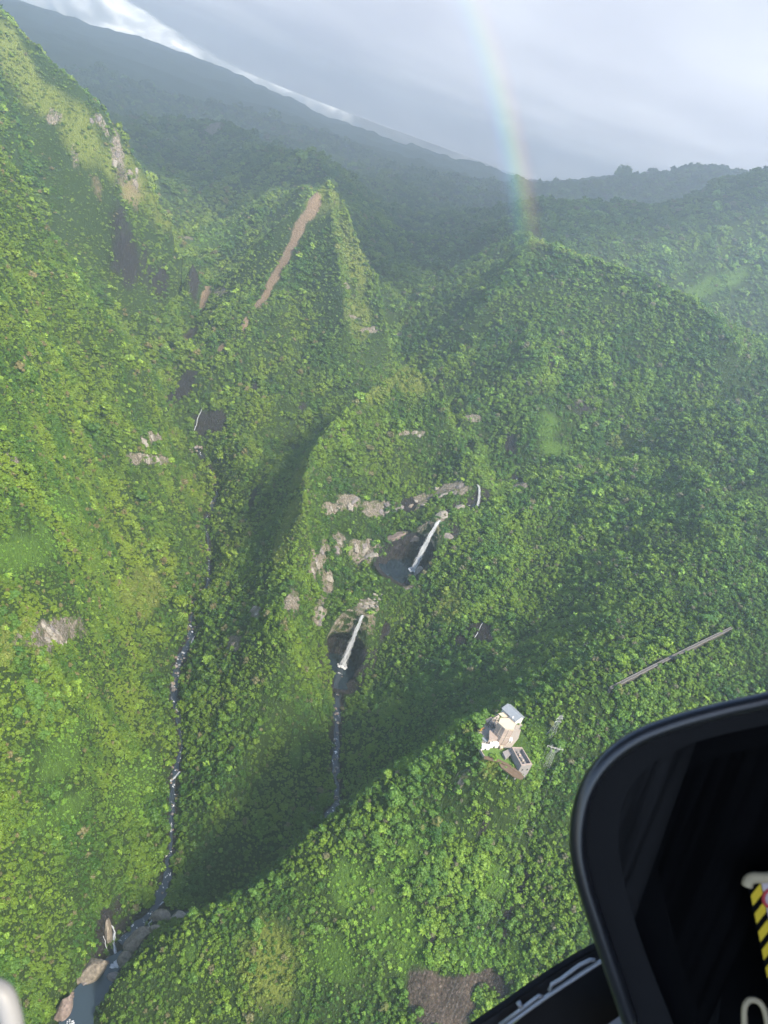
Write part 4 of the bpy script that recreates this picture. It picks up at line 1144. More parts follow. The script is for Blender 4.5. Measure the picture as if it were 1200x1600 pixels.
# slabs on the ledge above the front fall
def slab_mesh(seed):
    r = np.random.default_rng(seed); n = 6; bm = B()
    poly = [(math.cos(6.283 * k / n + 0.3 * r.normal()) * (0.8 + 0.3 * r.random()), math.sin(6.283 * k / n + 0.3 * r.normal()) * (0.8 + 0.3 * r.random())) for k in range(n)]
    add_prism(bm, poly, -0.6, 0.35, [(x * 0.86, y * 0.86) for x, y in poly])
    me = bpy.data.meshes.new('rock_slab'); bm.to_mesh(me); bm.free(); me.materials.append(PALE); return me
SLABS = [slab_mesh(k) for k in range(5)]
k = 0
for i in range(8):
    for j in range(4):
        px = 530 + i * 9 + 3 * math.sin(7 * i + j); py = 970 - i * 3.4 - j * 6 + 2 * math.sin(3 * i)
        p = hit(px, py)
        o = obj('rock_slab', SLABS[k % 5]); k += 1
        s = random.uniform(2.6, 5.0)
        o.location = (p[0], p[1], p[2] + ZC + 0.3); o.scale = (s, s, s * 0.5); o.rotation_euler = (random.uniform(-.12, .12), random.uniform(-.12, .12), random.uniform(0, 6.28))
        tag(o, 'pale cracked rock slab on the ledge above the front waterfall', 'rock slab', 'pale slabs on the waterfall ledge')
BOULD = []
for k in range(6):
    me = rock_mesh(30 + k, 2); me.materials.append((GREYR, BROWN, TAN)[k % 3]); BOULD.append(me)
def bed(poly, n, half, label, group, smin=0.8, smax=2.6, bias=(0, 1)):
    P_ = densify(poly, 2)
    for _ in range(n):
        t = bias[0] + (bias[1] - bias[0]) * random.random()
        p = P_[int(t * (len(P_) - 1))]
        a = random.uniform(0, 6.28); q = half * random.uniform(0.15, 1.0)
        s = smin + (smax - smin) * random.random() ** 2
        o = obj('boulder', random.choice(BOULD)); o.location = (p[0] + q * math.cos(a), p[1] + q * math.sin(a), p[2] + ZC - 0.6)
        o.scale = (s, s * random.uniform(.7, 1.2), s * random.uniform(.6, .9)); o.rotation_euler = (random.uniform(-.4, .4), random.uniform(-.4, .4), random.uniform(0, 6.28))
        tag(o, label, 'boulder', group)
bed(RIVER1[9:14], 60, 8, 'brown boulder in the open bed of the left stream below the bend', 'boulders below the bend of the left stream', 1.0, 3.6)
bed(RIVER1[14:], 26, 7, 'small grey boulder in the upper bed of the left stream', 'boulders in the upper left stream', 1.0, 2.8)
bed(RIVER1[3:9], 30, 6, 'dark boulder in the shaded lower bed of the left stream', 'boulders in the shaded left stream', 0.8, 2.4)
bed(RIVER2[3:], 56, 7, 'grey boulder in the stream running out of the lowest plunge pool', 'boulders below the lowest plunge pool', 0.9, 2.8)
bed([PZ(300, 706, -575), PZ(320, 690, -566), PZ(335, 684, -560)], 40, 7, 'pale boulder of the rubble fan at the foot of the dark cliff', 'boulders at the foot of the dark cliff', 1.0, 3.4)
bed([PZ(96, 1585, -703.6), PZ(118, 1545, -703.6), PZ(150, 1512, -703.6), PZ(176, 1492, -703.4)], 26, 4, 'brown boulder along the left bank of the river pool', 'boulders on the left bank of the river pool', 1.2, 4.0)
bed([PZ(160, 1575, -703.6), PZ(180, 1545, -703.6), PZ(196, 1515, -703.6), PZ(214, 1480, -700)], 26, 4, 'brown boulder along the right bank of the river pool', 'boulders on the right bank of the river pool', 1.2, 4.0)
bed([PZ(200, 1482, -702), PZ(222, 1456, -698), PZ(246, 1420, -692)], 30, 6, 'dark boulder in the rapids above the river pool', 'boulders in the rapids above the river pool', 1.0, 3.2)
_f = obj('foam', foam_mesh(PZ(180, 1506, -703.4), 5.5, 31, 0.9), FOAM, None, True); _f['kind'] = 'stuff'; _f['label'] = 'white foam where the rapids enter the river pool'
_f = obj('foam', foam_mesh(PZ(110, 1598, -703.4), 3.5, 32, 0.7), FOAM, None, True); _f['kind'] = 'stuff'; _f['label'] = 'white foam at the outlet of the river pool'
bed(RIVER3, 14, 5, 'pale boulder beside the little upper pool', 'boulders by the upper pool', 1.0, 2.2)

# ------------------------------------------------------------------ rainbow: the lit rain on a cone about the point opposite the sun
def rainbow():
    az, el = math.radians(-36.7), math.radians(-21)
    ax = Vector((math.sin(az) * math.cos(el), math.cos(az) * math.cos(el), math.sin(el)))
    e1 = ax.cross(Vector((0, 0, 1))).normalized(); e2 = e1.cross(ax).normalized()
    R = 1150.0; NA, NB = 70, 26
    V, cols, al = [], [], []
    stops = [(0, (0.30, 0.22, 0.62)), (0.18, (0.16, 0.36, 0.95)), (0.38, (0.20, 0.75, 0.62)), (0.52, (0.55, 0.85, 0.22)), (0.66, (0.95, 0.80, 0.18)), (0.82, (0.98, 0.42, 0.14)), (1.0, (0.85, 0.16, 0.16))]
    for i in range(NA):
        ph = math.radians(-6 + 58 * i / (NA - 1))
        for j in range(NB):
            t = j / (NB - 1); th = math.radians(40.9 + 2.6 * t)
            d = ax * math.cos(th) + (e1 * math.cos(ph) + e2 * math.sin(ph)) * math.sin(th)
            V.append(tuple(d * R + Vector((0, 0, ZC))))
            for (a, ca), (b, cb) in zip(stops[:-1], stops[1:]):
                if a <= t <= b:
                    f = (t - a) / (b - a); cols.append([ca[k] + (cb[k] - ca[k]) * f for k in range(3)] + [1]); break
            z = d.z * R
            lo = float(sstep(-110, 25, z)); hi = 1 - 0.35 * float(sstep(15, 170, z))
            al.append(lo * hi * math.sin(math.pi * t) ** 1.3 * 0.085)
    Fc = [(i * NB + j, i * NB + j + 1, (i + 1) * NB + j + 1, (i + 1) * NB + j) for i in range(NA - 1) for j in range(NB - 1)]
    me = bpy.data.meshes.new('rainbow'); me.from_pydata(V, [], Fc)
    me.attributes.new('band', 'FLOAT_COLOR', 'POINT').data.foreach_set('color', np.array(cols, np.float32).ravel())
    me.attributes.new('veil', 'FLOAT', 'POINT').data.foreach_set('value', np.array(al, np.float32))
    m, n, l, b = new_mat('rainbow'); n.remove(b)
    a1 = n.new('ShaderNodeAttribute'); a1.attribute_name = 'band'; a2 = n.new('ShaderNodeAttribute'); a2.attribute_name = 'veil'
    df = n.new('ShaderNodeBsdfDiffuse'); tr = n.new('ShaderNodeBsdfTransparent'); mx = n.new('ShaderNodeMixShader')
    l.new(a1.outputs['Color'], df.inputs['Color']); l.new(a2.outputs['Fac'], mx.inputs['Fac'])
    l.new(tr.outputs[0], mx.inputs[1]); l.new(df.outputs[0], mx.inputs[2]); l.new(mx.outputs[0], n['Material Output'].inputs['Surface'])
    me.materials.append(m)
    o = obj('rainbow', me); o['kind'] = 'stuff'; o['label'] = 'faint rainbow arc standing over the far slopes'
rainbow()
# ------------------------------------------------------------------ power station on the ridge
def crop(cx_, cy_): return 720 + cx_ / 6.667, 1070 + cy_ / 6.667
def at(cx_, cy_, h=0.0):
    """place on the station ground (or h above it)"""
    px, py = crop(cx_, cy_)
    p = PZ(px, py, PAD + h); return Vector((p[0], p[1], 0))
CONC = simple('weathered_concrete', (0.34, 0.285, 0.235), 0.9, noise=0.30, scale=0.5, bump=0.15)
PINK = simple('stained_wall', (0.27, 0.215, 0.185), 0.9, noise=0.28, scale=0.35, bump=0.1)
CREAM = simple('flat_roof', (0.44, 0.37, 0.28), 0.9, noise=0.12, scale=0.6)
SHEET = simple('grey_sheet_roof', (0.19, 0.21, 0.235), 0.6, noise=0.15, scale=0.8)
WHITEP = simple('white_paint', (0.52, 0.51, 0.50), 0.8, noise=0.12, scale=1.0)
GREYC = simple('grey_concrete', (0.20, 0.185, 0.18), 0.9, noise=0.35, scale=0.7, bump=0.2)
TRACKC = simple('track_concrete', (0.085, 0.078, 0.07), 0.9, noise=0.45, scale=0.25)
DARKM = simple('dark_steel', (0.045, 0.047, 0.05), 0.6, noise=0.2, scale=2.0)
GALV = simple('galvanised_steel', (0.28, 0.285, 0.285), 0.55, noise=0.15, scale=2.0, metal=0.3)
GLASSD = simple('dark_window', (0.02, 0.022, 0.025), 0.2, noise=0.2)
LAWN = simple('mown_grass', (0.075, 0.135, 0.024), 0.95, noise=0.3, scale=0.8)
DIRT = simple('bare_earth', (0.11, 0.075, 0.05), 0.95, noise=0.35, scale=0.8, bump=0.2)
GRAVEL = simple('yard_gravel', (0.27, 0.235, 0.20), 0.95, noise=0.25, scale=1.2)
ORANGE = simple('orange_paint', (0.62, 0.30, 0.03), 0.6, noise=0.1)
Z0 = ZC + PAD

def patch(name, pts, mat, lift, label=None, cat=None):
    bm = B(); add_prism(bm, [(p.x, p.y) for p in pts], Z0 - 0.8, Z0 + lift)
    o = obj(name, bm, mat); o['kind'] = 'structure'; return o
patch('yard', [at(*c) for c in ((170, 500), (235, 375), (410, 290), (520, 300), (640, 420), (600, 560), (520, 660), (410, 660), (230, 660))], GRAVEL, 0.15)
patch('lawn', [at(*c) for c in ((215, 665), (415, 668), (445, 700), (470, 780), (600, 860), (560, 880), (400, 800), (250, 745))], LAWN, 0.25)
patch('footpath', [at(*c) for c in ((245, 745), (330, 752), (420, 790), (520, 835), (640, 930), (620, 945), (500, 850), (400, 806), (240, 765))], DIRT, 0.33)
patch('bank', [at(*c) for c in ((395, 815), (500, 850), (660, 955), (640, 985), (540, 950), (420, 860))], DIRT, 0.12)

# tower with six sides and a flat cream roof
def tower():
    H = 17.5
    roof = [at(c[0], c[1], H) for c in ((392, 398), (414, 350), (503, 353), (577, 415), (553, 471), (462, 463))]
    c = sum(roof, Vector()) / 6
    t = thing('tower_building', 'tall six sided pinkish concrete tower with flat cream roof, tallest building of the station', 'building', (c.x, c.y, PAD))
    loc = [(p.x - c.x, p.y - c.y) for p in roof]
    bm = B(); add_prism(bm, loc, -3, H - 0.5); obj('wall', bm, PINK, t)
    bm = B(); add_prism(bm, [(x * 1.03, y * 1.03) for x, y in loc], H - 0.5, H + 0.15); rf = obj('roof', bm, CREAM, t)
    n = 6
    for i in range(n):
        a, b = Vector((*loc[i], 0)), Vector((*loc[(i + 1) % n], 0)); d = b - a; L = d.length; ang = math.atan2(d.y, d.x)
        out = Vector((d.y, -d.x, 0)).normalized()
        if out.dot((a + b) / 2) < 0: out = -out
        bm = B(); add_box(bm, (0, 0, 0), (L * 1.03, 0.28, 0.4)); q = obj('parapet', bm, CONC, rf); q.location = (a + b) / 2 * 1.02 + Vector((0, 0, H + 0.3)); q.rotation_euler = (0, 0, ang)
        for k in range(max(1, int(L // 4.5))):                                # shallow pilasters and wall joints
            f = (k + 1) / (int(L // 4.5) + 1)
            bm = B(); add_box(bm, (0, 0, 0), (0.5, 0.5, H - 0.6)); q = obj('pilaster', bm, CONC, t); q.location = a + d * f + out * 0.12 + Vector((0, 0, (H - 0.6) / 2)); q.rotation_euler = (0, 0, ang)
        bm = B(); add_box(bm, (0, 0, 0), (L * 0.98, 0.3, 0.35)); q = obj('ledge', bm, CONC, t); q.location = (a + b) / 2 + out * 0.1 + Vector((0, 0, H * 0.52)); q.rotation_euler = (0, 0, ang)
    return t
tower()

def house():
    h = 5.5
    A, Bc, Cc, D_ = at(446, 246, h), at(508, 206, h), at(658, 322, h), at(578, 396, h)
    c = (A + Bc + Cc + D_) / 4
    ux = ((Cc - Bc) + (D_ - A)).normalized(); L = ((Cc - Bc).length + (D_ - A).length) / 2; W = ((Bc - A).length + (Cc - D_).length) / 2
    t = thing('house', 'white house with grey sheet gable roof behind the tower', 'house', (c.x, c.y, PAD), math.atan2(ux.y, ux.x))
    w, l = W / 2 - 0.5, L / 2 - 0.4
    bm = B(); add_box(bm, (0, 0, h / 2 - 1), (2 * l, 2 * w, h + 2)); obj('wall', bm, WHITEP, t)
    R = 3.0
    bm = B()                                                                     # gabled roof slab
    prof = [(-W / 2 - 0.4, h - 0.1), (0, h + R), (W / 2 + 0.4, h - 0.1), (W / 2 + 0.4, h - 0.35), (0, h + R - 0.35), (-W / 2 - 0.4, h - 0.35)]
    v0 = [bm.verts.new((-L / 2 - 0.4, y, z)) for y, z in prof]; v1 = [bm.verts.new((L / 2 + 0.4, y, z)) for y, z in prof]
    for i in range(6): bm.faces.new((v0[i], v0[(i + 1) % 6], v1[(i + 1) % 6], v1[i]))
    bm.faces.new(v0[::-1]); bm.faces.new(v1)
    rf = obj('roof', bm, SHEET, t)
    for k in range(11):                                                          # standing seams
        bm = B()
        for s in (-1, 1): add_bar(bm, (0, 0, h + R + 0.04), (0, s * (W / 2 + 0.35), h + 0.0), 0.07)
        q = obj('roof_seam', bm, SHEET, rf); q.location = (-L / 2 + L * (k + 0.5) / 11, 0, 0)
    bm = B()
    for s in (-1, 1):                                                            # gable ends
        v = [bm.verts.new((s * l, -w, h - 0.05)), bm.verts.new((s * l, w, h - 0.05)), bm.verts.new((s * l, 0, h + R - 0.4))]; bm.faces.new(v)
    obj('gable', bm, WHITEP, t)
    side = -1 if (Matrix.Rotation(math.atan2(ux.y, ux.x), 3, 'Z') @ Vector((0, -1, 0))).dot(Vector((-c.x, -c.y, 0))) > 0 else 1
    for k, x in enumerate((-l * 0.62, -l * 0.1, l * 0.5)):
        bm = B(); add_box(bm, (0, 0, 0), (2.2, 0.16, 2.6 if k != 1 else 3.4)); o = obj('window' if k != 1 else 'door', bm, GLASSD, t); o.location = (x, side * (w + 0.03), 2.2)
    bm = B(); add_box(bm, (0, 0, 0), (0.16, 2.4, 2.6)); o = obj('window', bm, GLASSD, t); o.location = (-l - 0.03, 0, 2.6)
    bm = B(); add_prism(bm, [(-2.2, -1.5), (2.2, -1.5), (2.2, 1.5), (-2.2, 1.5)], h - 1.2, h + 1.0, [(-0.2, -1.5), (0.2, -1.5), (0.2, 1.5), (-0.2, 1.5)])
    o = obj('dormer', bm, WHITEP, t); o.location = (l * 0.5, side * (w - 0.6), 0)
house()

def block():
    h = 6.5
    T = [at(c[0], c[1], h) for c in ((530, 652), (636, 655), (745, 832), (632, 842))]
    c = sum(T, Vector()) / 4
    t = thing('concrete_block_building', 'roofless grey concrete block with pale parapet on the slope beside the lawn', 'building', (c.x, c.y, PAD))
    loc = [(p.x - c.x, p.y - c.y) for p in T]
    inn = [(x * 0.80, y * 0.86) for x, y in loc]
    bm = B()
    for i in range(4):
        j = (i + 1) % 4
        vv = [bm.verts.new((*loc[i], -9)), bm.verts.new((*loc[j], -9)), bm.verts.new((*loc[j], h)), bm.verts.new((*loc[i], h))]; bm.faces.new(vv)
        ww = [bm.verts.new((*inn[i], 3.6)), bm.verts.new((*inn[j], 3.6)), bm.verts.new((*inn[j], h)), bm.verts.new((*inn[i], h))]; bm.faces.new(ww)
    obj('wall', bm, GREYC, t)
    bm = B()
    for i in range(4):
        j = (i + 1) % 4
        a = [(x * 1.02, y * 1.02) for x, y in (loc[i], loc[j])]; b = [(x * 0.79, y * 0.85) for x, y in (loc[j], loc[i])]
        add_prism(bm, [tuple(a[0]), tuple(a[1]), (loc[j][0] * 0.82, loc[j][1] * 0.87), (loc[i][0] * 0.82, loc[i][1] * 0.87)], h, h + 0.35)
    obj('parapet', bm, PINK, t)
    bm = B(); add_prism(bm, inn, 3.2, 3.6); obj('floor_slab', bm, GREYC, t)
    e = Vector((loc[2][0] - loc[1][0], loc[2][1] - loc[1][1], 0))
    for k in range(5):                                                           # stored plant inside
        p = Vector((*inn[1], 0)) * 0.5 + Vector((*inn[0], 0)) * 0.5 + e * (0.12 + 0.16 * k)
        bm = B(); add_box(bm, (0, 0, 0), (1.8, 1.4, 1.5 + 0.5 * (k % 2)), 0.5 * k); o = obj('plant_box', bm, (GREYC, CONC)[k % 2], t); o.location = p + Vector((0, 0, 4.4))
    n_ = Vector((loc[3][0] - loc[2][0], loc[3][1] - loc[2][1], 0)); ang = math.atan2(n_.y, n_.x)
    for f in (0.25, 0.7):
        bm = B(); add_box(bm, (0, 0, 0), (1.1, 0.4, 1.3)); o = obj('window', bm, GLASSD, t); o.location = Vector((*loc[2], 0)) + n_ * f + Vector((0, 0, 1.5)); o.rotation_euler = (0, 0, ang)
block()

def annex(name, label, corners, h, mat, roofmat, cat='shed', door=True):
    T = [at(c[0], c[1], h) for c in corners]; c = sum(T, Vector()) / 4
    t = thing(name, label, cat, (c.x, c.y, PAD)); loc = [(p.x - c.x, p.y - c.y) for p in T]
    bm = B(); add_prism(bm, loc, -2, h - 0.25); obj('wall', bm, mat, t)
    bm = B(); add_prism(bm, [(x * 1.07, y * 1.07) for x, y in loc], h - 0.25, h); obj('roof', bm, roofmat, t)
    if door:
        d = Vector((loc[2][0] - loc[3][0], loc[2][1] - loc[3][1], 0))
        bm = B(); add_box(bm, (0, 0, 0), (min(1.6, d.length * 0.4), 0.2, h * 0.6)); o = obj('door', bm, GLASSD, t); o.location = Vector((*loc[3], 0)) + d * 0.5 + Vector((0, 0, h * 0.3)); o.rotation_euler = (0, 0, math.atan2(d.y, d.x))
    return t
annex('shed', 'low white flat roofed shed at the lawn edge, left of the two white sheds', ((222, 612), (305, 618), (308, 652), (222, 655)), 3.0, WHITEP, WHITEP)
annex('shed', 'low white flat roofed shed against the foot of the tower', ((305, 586), (390, 586), (400, 628), (312, 630)), 3.2, WHITEP, WHITEP)
annex('shed', 'long narrow white shed along the left edge of the yard', ((175, 520), (205, 530), (292, 575), (262, 592)), 2.6, WHITEP, SHEET)
annex('shed', 'tiny beige hut at the corner of the lawn below the tower', ((412, 632), (436, 632), (440, 656), (414, 658)), 2.4, CREAM, CREAM)
annex('shed', 'grey flat roofed annex adjoining the roofless concrete block', ((440, 700), (530, 655), (560, 700), (470, 760)), 3.0, GREYC, GREYC)
annex('shed', 'small pale hut in the shade right of the tower', ((500, 548), (535, 545), (540, 578), (505, 582)), 2.6, WHITEP, WHITEP)
annex('shed', 'beige lean-to between the white house and the tower', ((395, 300), (470, 280), (520, 330), (430, 330)), 3.5, CONC, CREAM)
annex('shed', 'pale low building with flat concrete roof at the back of the yard', ((270, 385), (395, 315), (405, 345), (300, 400)), 3.0, CONC, CONC)
annex('annex_building', 'lower pinkish block joined to the left side of the tower', ((300, 480), (372, 450), (384, 560), (300, 560)), 6.5, PINK, PINK, 'building')

def switchyard():
    pts = [at(c[0], c[1], 0) for c in ((265, 440), (300, 400), (345, 400), (375, 420), (360, 470), (310, 490))]
    c = sum(pts, Vector()) / 6
    t = thing('switchyard_frame', 'dark steel gantry of the switchyard beside the tower', 'gantry', (c.x, c.y, PAD))
    L = [p - c for p in pts]
    for p in L:
        bm = B(); add_bar(bm, (p.x, p.y, -1), (p.x, p.y, 6.5), 0.22); obj('post', bm, DARKM, t)
    for i in range(6):
        for z in (6.3, 4.0):
            a, b = L[i], L[(i + 1) % 6]; bm = B(); add_bar(bm, (a.x, a.y, z), (b.x, b.y, z), 0.18); obj('beam', bm, DARKM, t)
    for i, j in ((0, 3), (1, 4), (2, 5)):
        a, b = L[i], L[j]; bm = B(); add_bar(bm, (a.x, a.y, 6.4), (b.x, b.y, 6.4), 0.18); obj('beam', bm, DARKM, t)
    for k in range(5):
        q = L[k] * 0.5; bm = B(); add_box(bm, (q.x, q.y, 1.1), (1.8, 1.4, 2.6), k * 0.6); obj('transformer', bm, GREYC, t)
        bm = B()
        for s in (-0.5, 0, 0.5): add_bar(bm, (q.x + s, q.y, 2.3), (q.x + s * 1.4, q.y, 3.7), 0.13, 6)
        obj('insulator', bm, WHITEP, t)
switchyard()
def digger():
    p = at(195, 478)
    t = thing('digger', 'small orange machine parked at the left corner of the yard', 'digger', (p.x, p.y, PAD + 0.15), 0.6)
    for s in (-1, 1):
        bm = B(); add_box(bm, (0, s * 1.0, 0.4), (3.2, 0.5, 0.8)); bmesh.ops.bevel(bm, geom=bm.edges[:], offset=0.18, segments=2, affect='EDGES'); obj('track', bm, DARKM, t)
    bm = B(); add_box(bm, (-0.3, 0, 1.35), (2.6, 2.0, 1.1)); bmesh.ops.bevel(bm, geom=bm.edges[:], offset=0.15, segments=2, affect='EDGES'); obj('body', bm, ORANGE, t)
    bm = B(); add_box(bm, (0.5, 0.5, 2.4), (1.1, 0.9, 1.2)); obj('cab', bm, ORANGE, t)
    bm = B(); add_tube(bm, [(0.9, -0.3, 1.5), (2.3, -0.3, 3.3), (3.6, -0.3, 2.4)], 0.22, 6); obj('boom', bm, ORANGE, t)
    bm = B(); add_box(bm, (3.7, -0.3, 1.6), (0.7, 0.9, 0.7)); obj('bucket', bm, DARKM, t)
digger()
def retaining_wall():
    pts = [at(*c) for c in ((112, 500), (150, 590), (200, 680), (240, 745))]
    c = pts[0]; t = thing('retaining_wall', 'low mossy retaining wall along the left edge of the station', 'wall', (c.x, c.y, PAD))
    bm = B(); add_bar_pts = [(p - c) for p in pts]
    for a, b in zip(add_bar_pts[:-1], add_bar_pts[1:]):
        d = b - a; add_box(bm, ((a + b) / 2) + Vector((0, 0, -0.3)), (d.length + 0.3, 0.5, 2.2), math.atan2(d.y, d.x))
    obj('wall', bm, GREYC, t)
    bm = B()
    for a, b in zip(add_bar_pts[:-1], add_bar_pts[1:]):
        d = b - a; add_box(bm, ((a + b) / 2) + Vector((0, 0, 0.88)), (d.length + 0.3, 0.62, 0.14), math.atan2(d.y, d.x))
    obj('coping', bm, CONC, t)
retaining_wall()

def lattice_pylon(name, label, foot_px, H, base, top, arms, head=False, yaw=0.4):
    p = hit(*foot_px)
    t = thing(name, label, 'pylon', p, yaw)
    def corner(z):
        w = (base + (top - base) * min(1, z / (H * 0.85))) / 2
        return [Vector((sx * w, sy * w, z)) for sx, sy in ((-1, -1), (1, -1), (1, 1), (-1, 1))]
    zb = H * (0.62 if head else 1.0)
    lv = [zb * k / 6 for k in range(7)]; lv[0] = -1.5
    for q in range(4):
        bm = B()
        for a, b in zip(lv[:-1], lv[1:]): add_bar(bm, corner(a)[q], corner(b)[q], 0.12)
        obj('leg', bm, GALV, t)
    bm = B()
    for a, b in zip(lv[:-1], lv[1:]):
        ca, cb = corner(a), corner(b)
        for q in range(4):
            add_bar(bm, ca[q], cb[(q + 1) % 4], 0.06); add_bar(bm, ca[(q + 1) % 4], cb[q], 0.06)
    obj('bracing', bm, GALV, t)
    if head:
        for s in (-1, 1):                                                         # the forked head
            bm = B(); w = top / 2
            for sy in (-1, 1):
                add_bar(bm, (s * w, sy * w, zb), (s * 4.2, sy * 0.5, H * 0.86), 0.15); add_bar(bm, (s * w * 0.2, sy * w, zb + 0.6), (s * 3.2, sy * 0.5, H * 0.86), 0.12)
                for k in range(4):
                    f = k / 4; add_bar(bm, (s * (w + (4.2 - w) * f), sy * (w + (0.5 - w) * f), zb + (H * 0.86 - zb) * f), (s * (w * .2 + (3.2 - w * .2) * (f + .25)), sy * (w + (0.5 - w) * (f + .25)), zb + .6 + (H * 0.86 - zb - .6) * (f + .25)), 0.08)
            add_bar(bm, (s * 4.2, 0, H * 0.86), (s * 3.2, 0, H), 0.14); add_bar(bm, (s * 3.2, 0, H * 0.86), (s * 3.2, 0, H), 0.12)
            obj('fork', bm, GALV, t)
            bm = B(); add_bar(bm, (s * 3.6, 0, H * 0.86), (s * 7.2, 0, H * 0.88), 0.14); add_bar(bm, (s * 3.2, 0, H * 0.97), (s * 7.2, 0, H * 0.88), 0.10); obj('cross_arm', bm, GALV, t)
        bm = B()
        for sy in (-1, 1): add_bar(bm, (-4.2, sy * 0.5, H * 0.86), (4.2, sy * 0.5, H * 0.86), 0.14)
        obj('beam', bm, GALV, t)
    for z, w in arms:
        for s in (-1, 1):
            bm = B(); add_bar(bm, (0, -0.4, z), (s * w, 0, z + 0.2), 0.11); add_bar(bm, (0, 0.4, z), (s * w, 0, z + 0.2), 0.11); add_bar(bm, (0, 0, z + 1.3), (s * w, 0, z + 0.2), 0.09); obj('cross_arm', bm, GALV, t)
    ins = [(s * w, z) for z, w in arms for s in (-1, 1)] or [(-6.9, H * 0.87), (0, H * 0.86), (6.9, H * 0.87)]
    for x, z in ins:
        bm = B(); add_bar(bm, (x, 0, z), (x, 0, z - 1.6), 0.16, 6); obj('insulator', bm, WHITEP, t)
    return t, p, ins
PYL1 = lattice_pylon('pylon', 'slender grey lattice pylon standing in the trees right of the station', crop(935, 528), 23, 4.6, 1.0, [(19.5, 3.0), (16.0, 3.0), (22.0, 2.0)], False, 0.5)
PYL2 = lattice_pylon('pylon', 'wide forked grey lattice pylon on the bright grass beside the concrete block', crop(893, 822), 21, 5.2, 2.2, [], True, 0.15)
def pole():
    a = at(448, 1022); p = hit(*crop(448, 1022))
    t = thing('utility_pole', 'plain white pole on the bank below the lawn', 'pole', p)
    bm = B(); add_tube(bm, [(0, 0, -1), (0, 0, 13.5)], [0.26, 0.18], 8); obj('shaft', bm, WHITEP, t)
    bm = B(); add_bar(bm, (-1.1, 0, 13.0), (1.1, 0, 13.0), 0.12); obj('cross_arm', bm, WHITEP, t)
pole()
def cables():
    t, p, ins = PYL2
    for k, (x, z) in enumerate(ins):
        a = Vector((p[0], p[1], p[2] + ZC)) + Matrix.Rotation(0.15, 3, 'Z') @ Vector((x, 0, z - 1.6))
        b = Vector((a.x - 60 + 0 * k, 200, ZC - 640)); pts = []
        for i in range(25):
            f = i / 24; q = a.lerp(b, f); q.z -= 26 * 4 * f * (1 - f) * 0.4; pts.append(q)
        bm = B(); add_tube(bm, pts, 0.035, 4)
        tag(obj('power_cable', bm, GALV), ('left outer', 'middle', 'right outer')[k] + ' thin power cable running down the slope from the forked pylon', 'cable', 'power cables from the forked pylon')
cables()

# ------------------------------------------------------------------ inclined railway up the ridge
def railway():
    a, b = hit(950, 1082), hit(1140, 986)
    a, b = Vector(a), Vector(b); n = 60; zs = []
    for i in range(n + 1):
        q = a.lerp(b, i / n); zs.append(max(float(hsample([q.x], [q.y])[0]), q.z - 1) + 1.6)
    line = np.polyfit(np.arange(n + 1) / n, zs, 2)
    pts = [Vector((*a.lerp(b, i / n).xy, float(np.polyval(line, i / n)) + 2.2)) for i in range(n + 1)]
    t = thing('inclined_railway', 'straight grey inclined railway track cutting up through the forest', 'railway', (a.x, a.y, a.z))
    o = Vector((a.x, a.y, a.z)); P_ = [p - o for p in pts]; s = (b - a).xy.normalized(); sd_ = Vector((-s.y, s.x, 0))
    bm = B(); prev = None
    for p in P_:
        row = [bm.verts.new(p + sd_ * w + Vector((0, 0, z))) for w, z in ((-1.2, 0), (1.2, 0), (1.1, -5.0), (-1.1, -5.0))]
        if prev:
            for k in range(4): bm.faces.new((prev[k], prev[(k + 1) % 4], row[(k + 1) % 4], row[k]))
        else: bm.faces.new(row[::-1])
        prev = row
    bm.faces.new(prev); obj('track_bed', bm, TRACKC, t)
    for w in (-0.6, 0.6):
        bm = B(); add_tube(bm, [p + sd_ * w + Vector((0, 0, 0.28)) for p in P_], 0.11, 4); obj('rail', bm, DARKM, t)
    for w in (-1.1, 1.1):
        bm = B(); add_tube(bm, [p + sd_ * w + Vector((0, 0, 0.2)) for p in P_], 0.22, 4); obj('kerb', bm, GREYC, t)
    me = None
    for i in range(150):
        f = (i + 0.5) / 150 * n; k = int(f); q = P_[k].lerp(P_[min(k + 1, n)], f - k)
        if me is None:
            bm = B(); add_box(bm, (0, 0, 0), (1.9, 0.35, 0.2)); me = bpy.data.meshes.new('sleeper'); bm.to_mesh(me); bm.free(); me.materials.append(GREYC)
        e = obj('sleeper', me, None, t); e.location = q + Vector((0, 0, 0.1)); e.rotation_euler = (0, 0, math.atan2(sd_.y, sd_.x))
railway()

# ------------------------------------------------------------------ the helicopter about the camera
def C(px, py, d): return Vector((0, 0, ZC)) + ray(px, py) * d
BLACK = simple('black_trim', (0.010, 0.010, 0.011), 0.75, noise=0.2, scale=30, spec=0.15)
BLACKS = simple('black_rim', (0.016, 0.017, 0.020), 0.30, noise=0.2, scale=25, spec=0.6)
BLACK2 = simple('black_panel', (0.004, 0.004, 0.0045), 0.95, noise=0.1, scale=12, spec=0.05)
GREYM = simple('grey_metal_strip', (0.28, 0.28, 0.29), 0.45, noise=0.12, scale=40, metal=0.4)
GREYP = simple('grey_plate', (0.16, 0.16, 0.17), 0.6, noise=0.12, scale=30)
PALEG = simple('pale_grey_plastic', (0.20, 0.205, 0.22), 0.5, noise=0.06, scale=30)
YEL = simple('hazard_yellow', (0.60, 0.42, 0.02), 0.6, noise=0.08, scale=60)
BEIGE = simple('beige_cover', (0.42, 0.34, 0.22), 0.6, noise=0.12, scale=50)
LABEL = simple('placard_white', (0.50, 0.42, 0.42), 0.6, noise=0.05, scale=50)
RED = simple('placard_red', (0.45, 0.05, 0.06), 0.6, noise=0.05, scale=50)
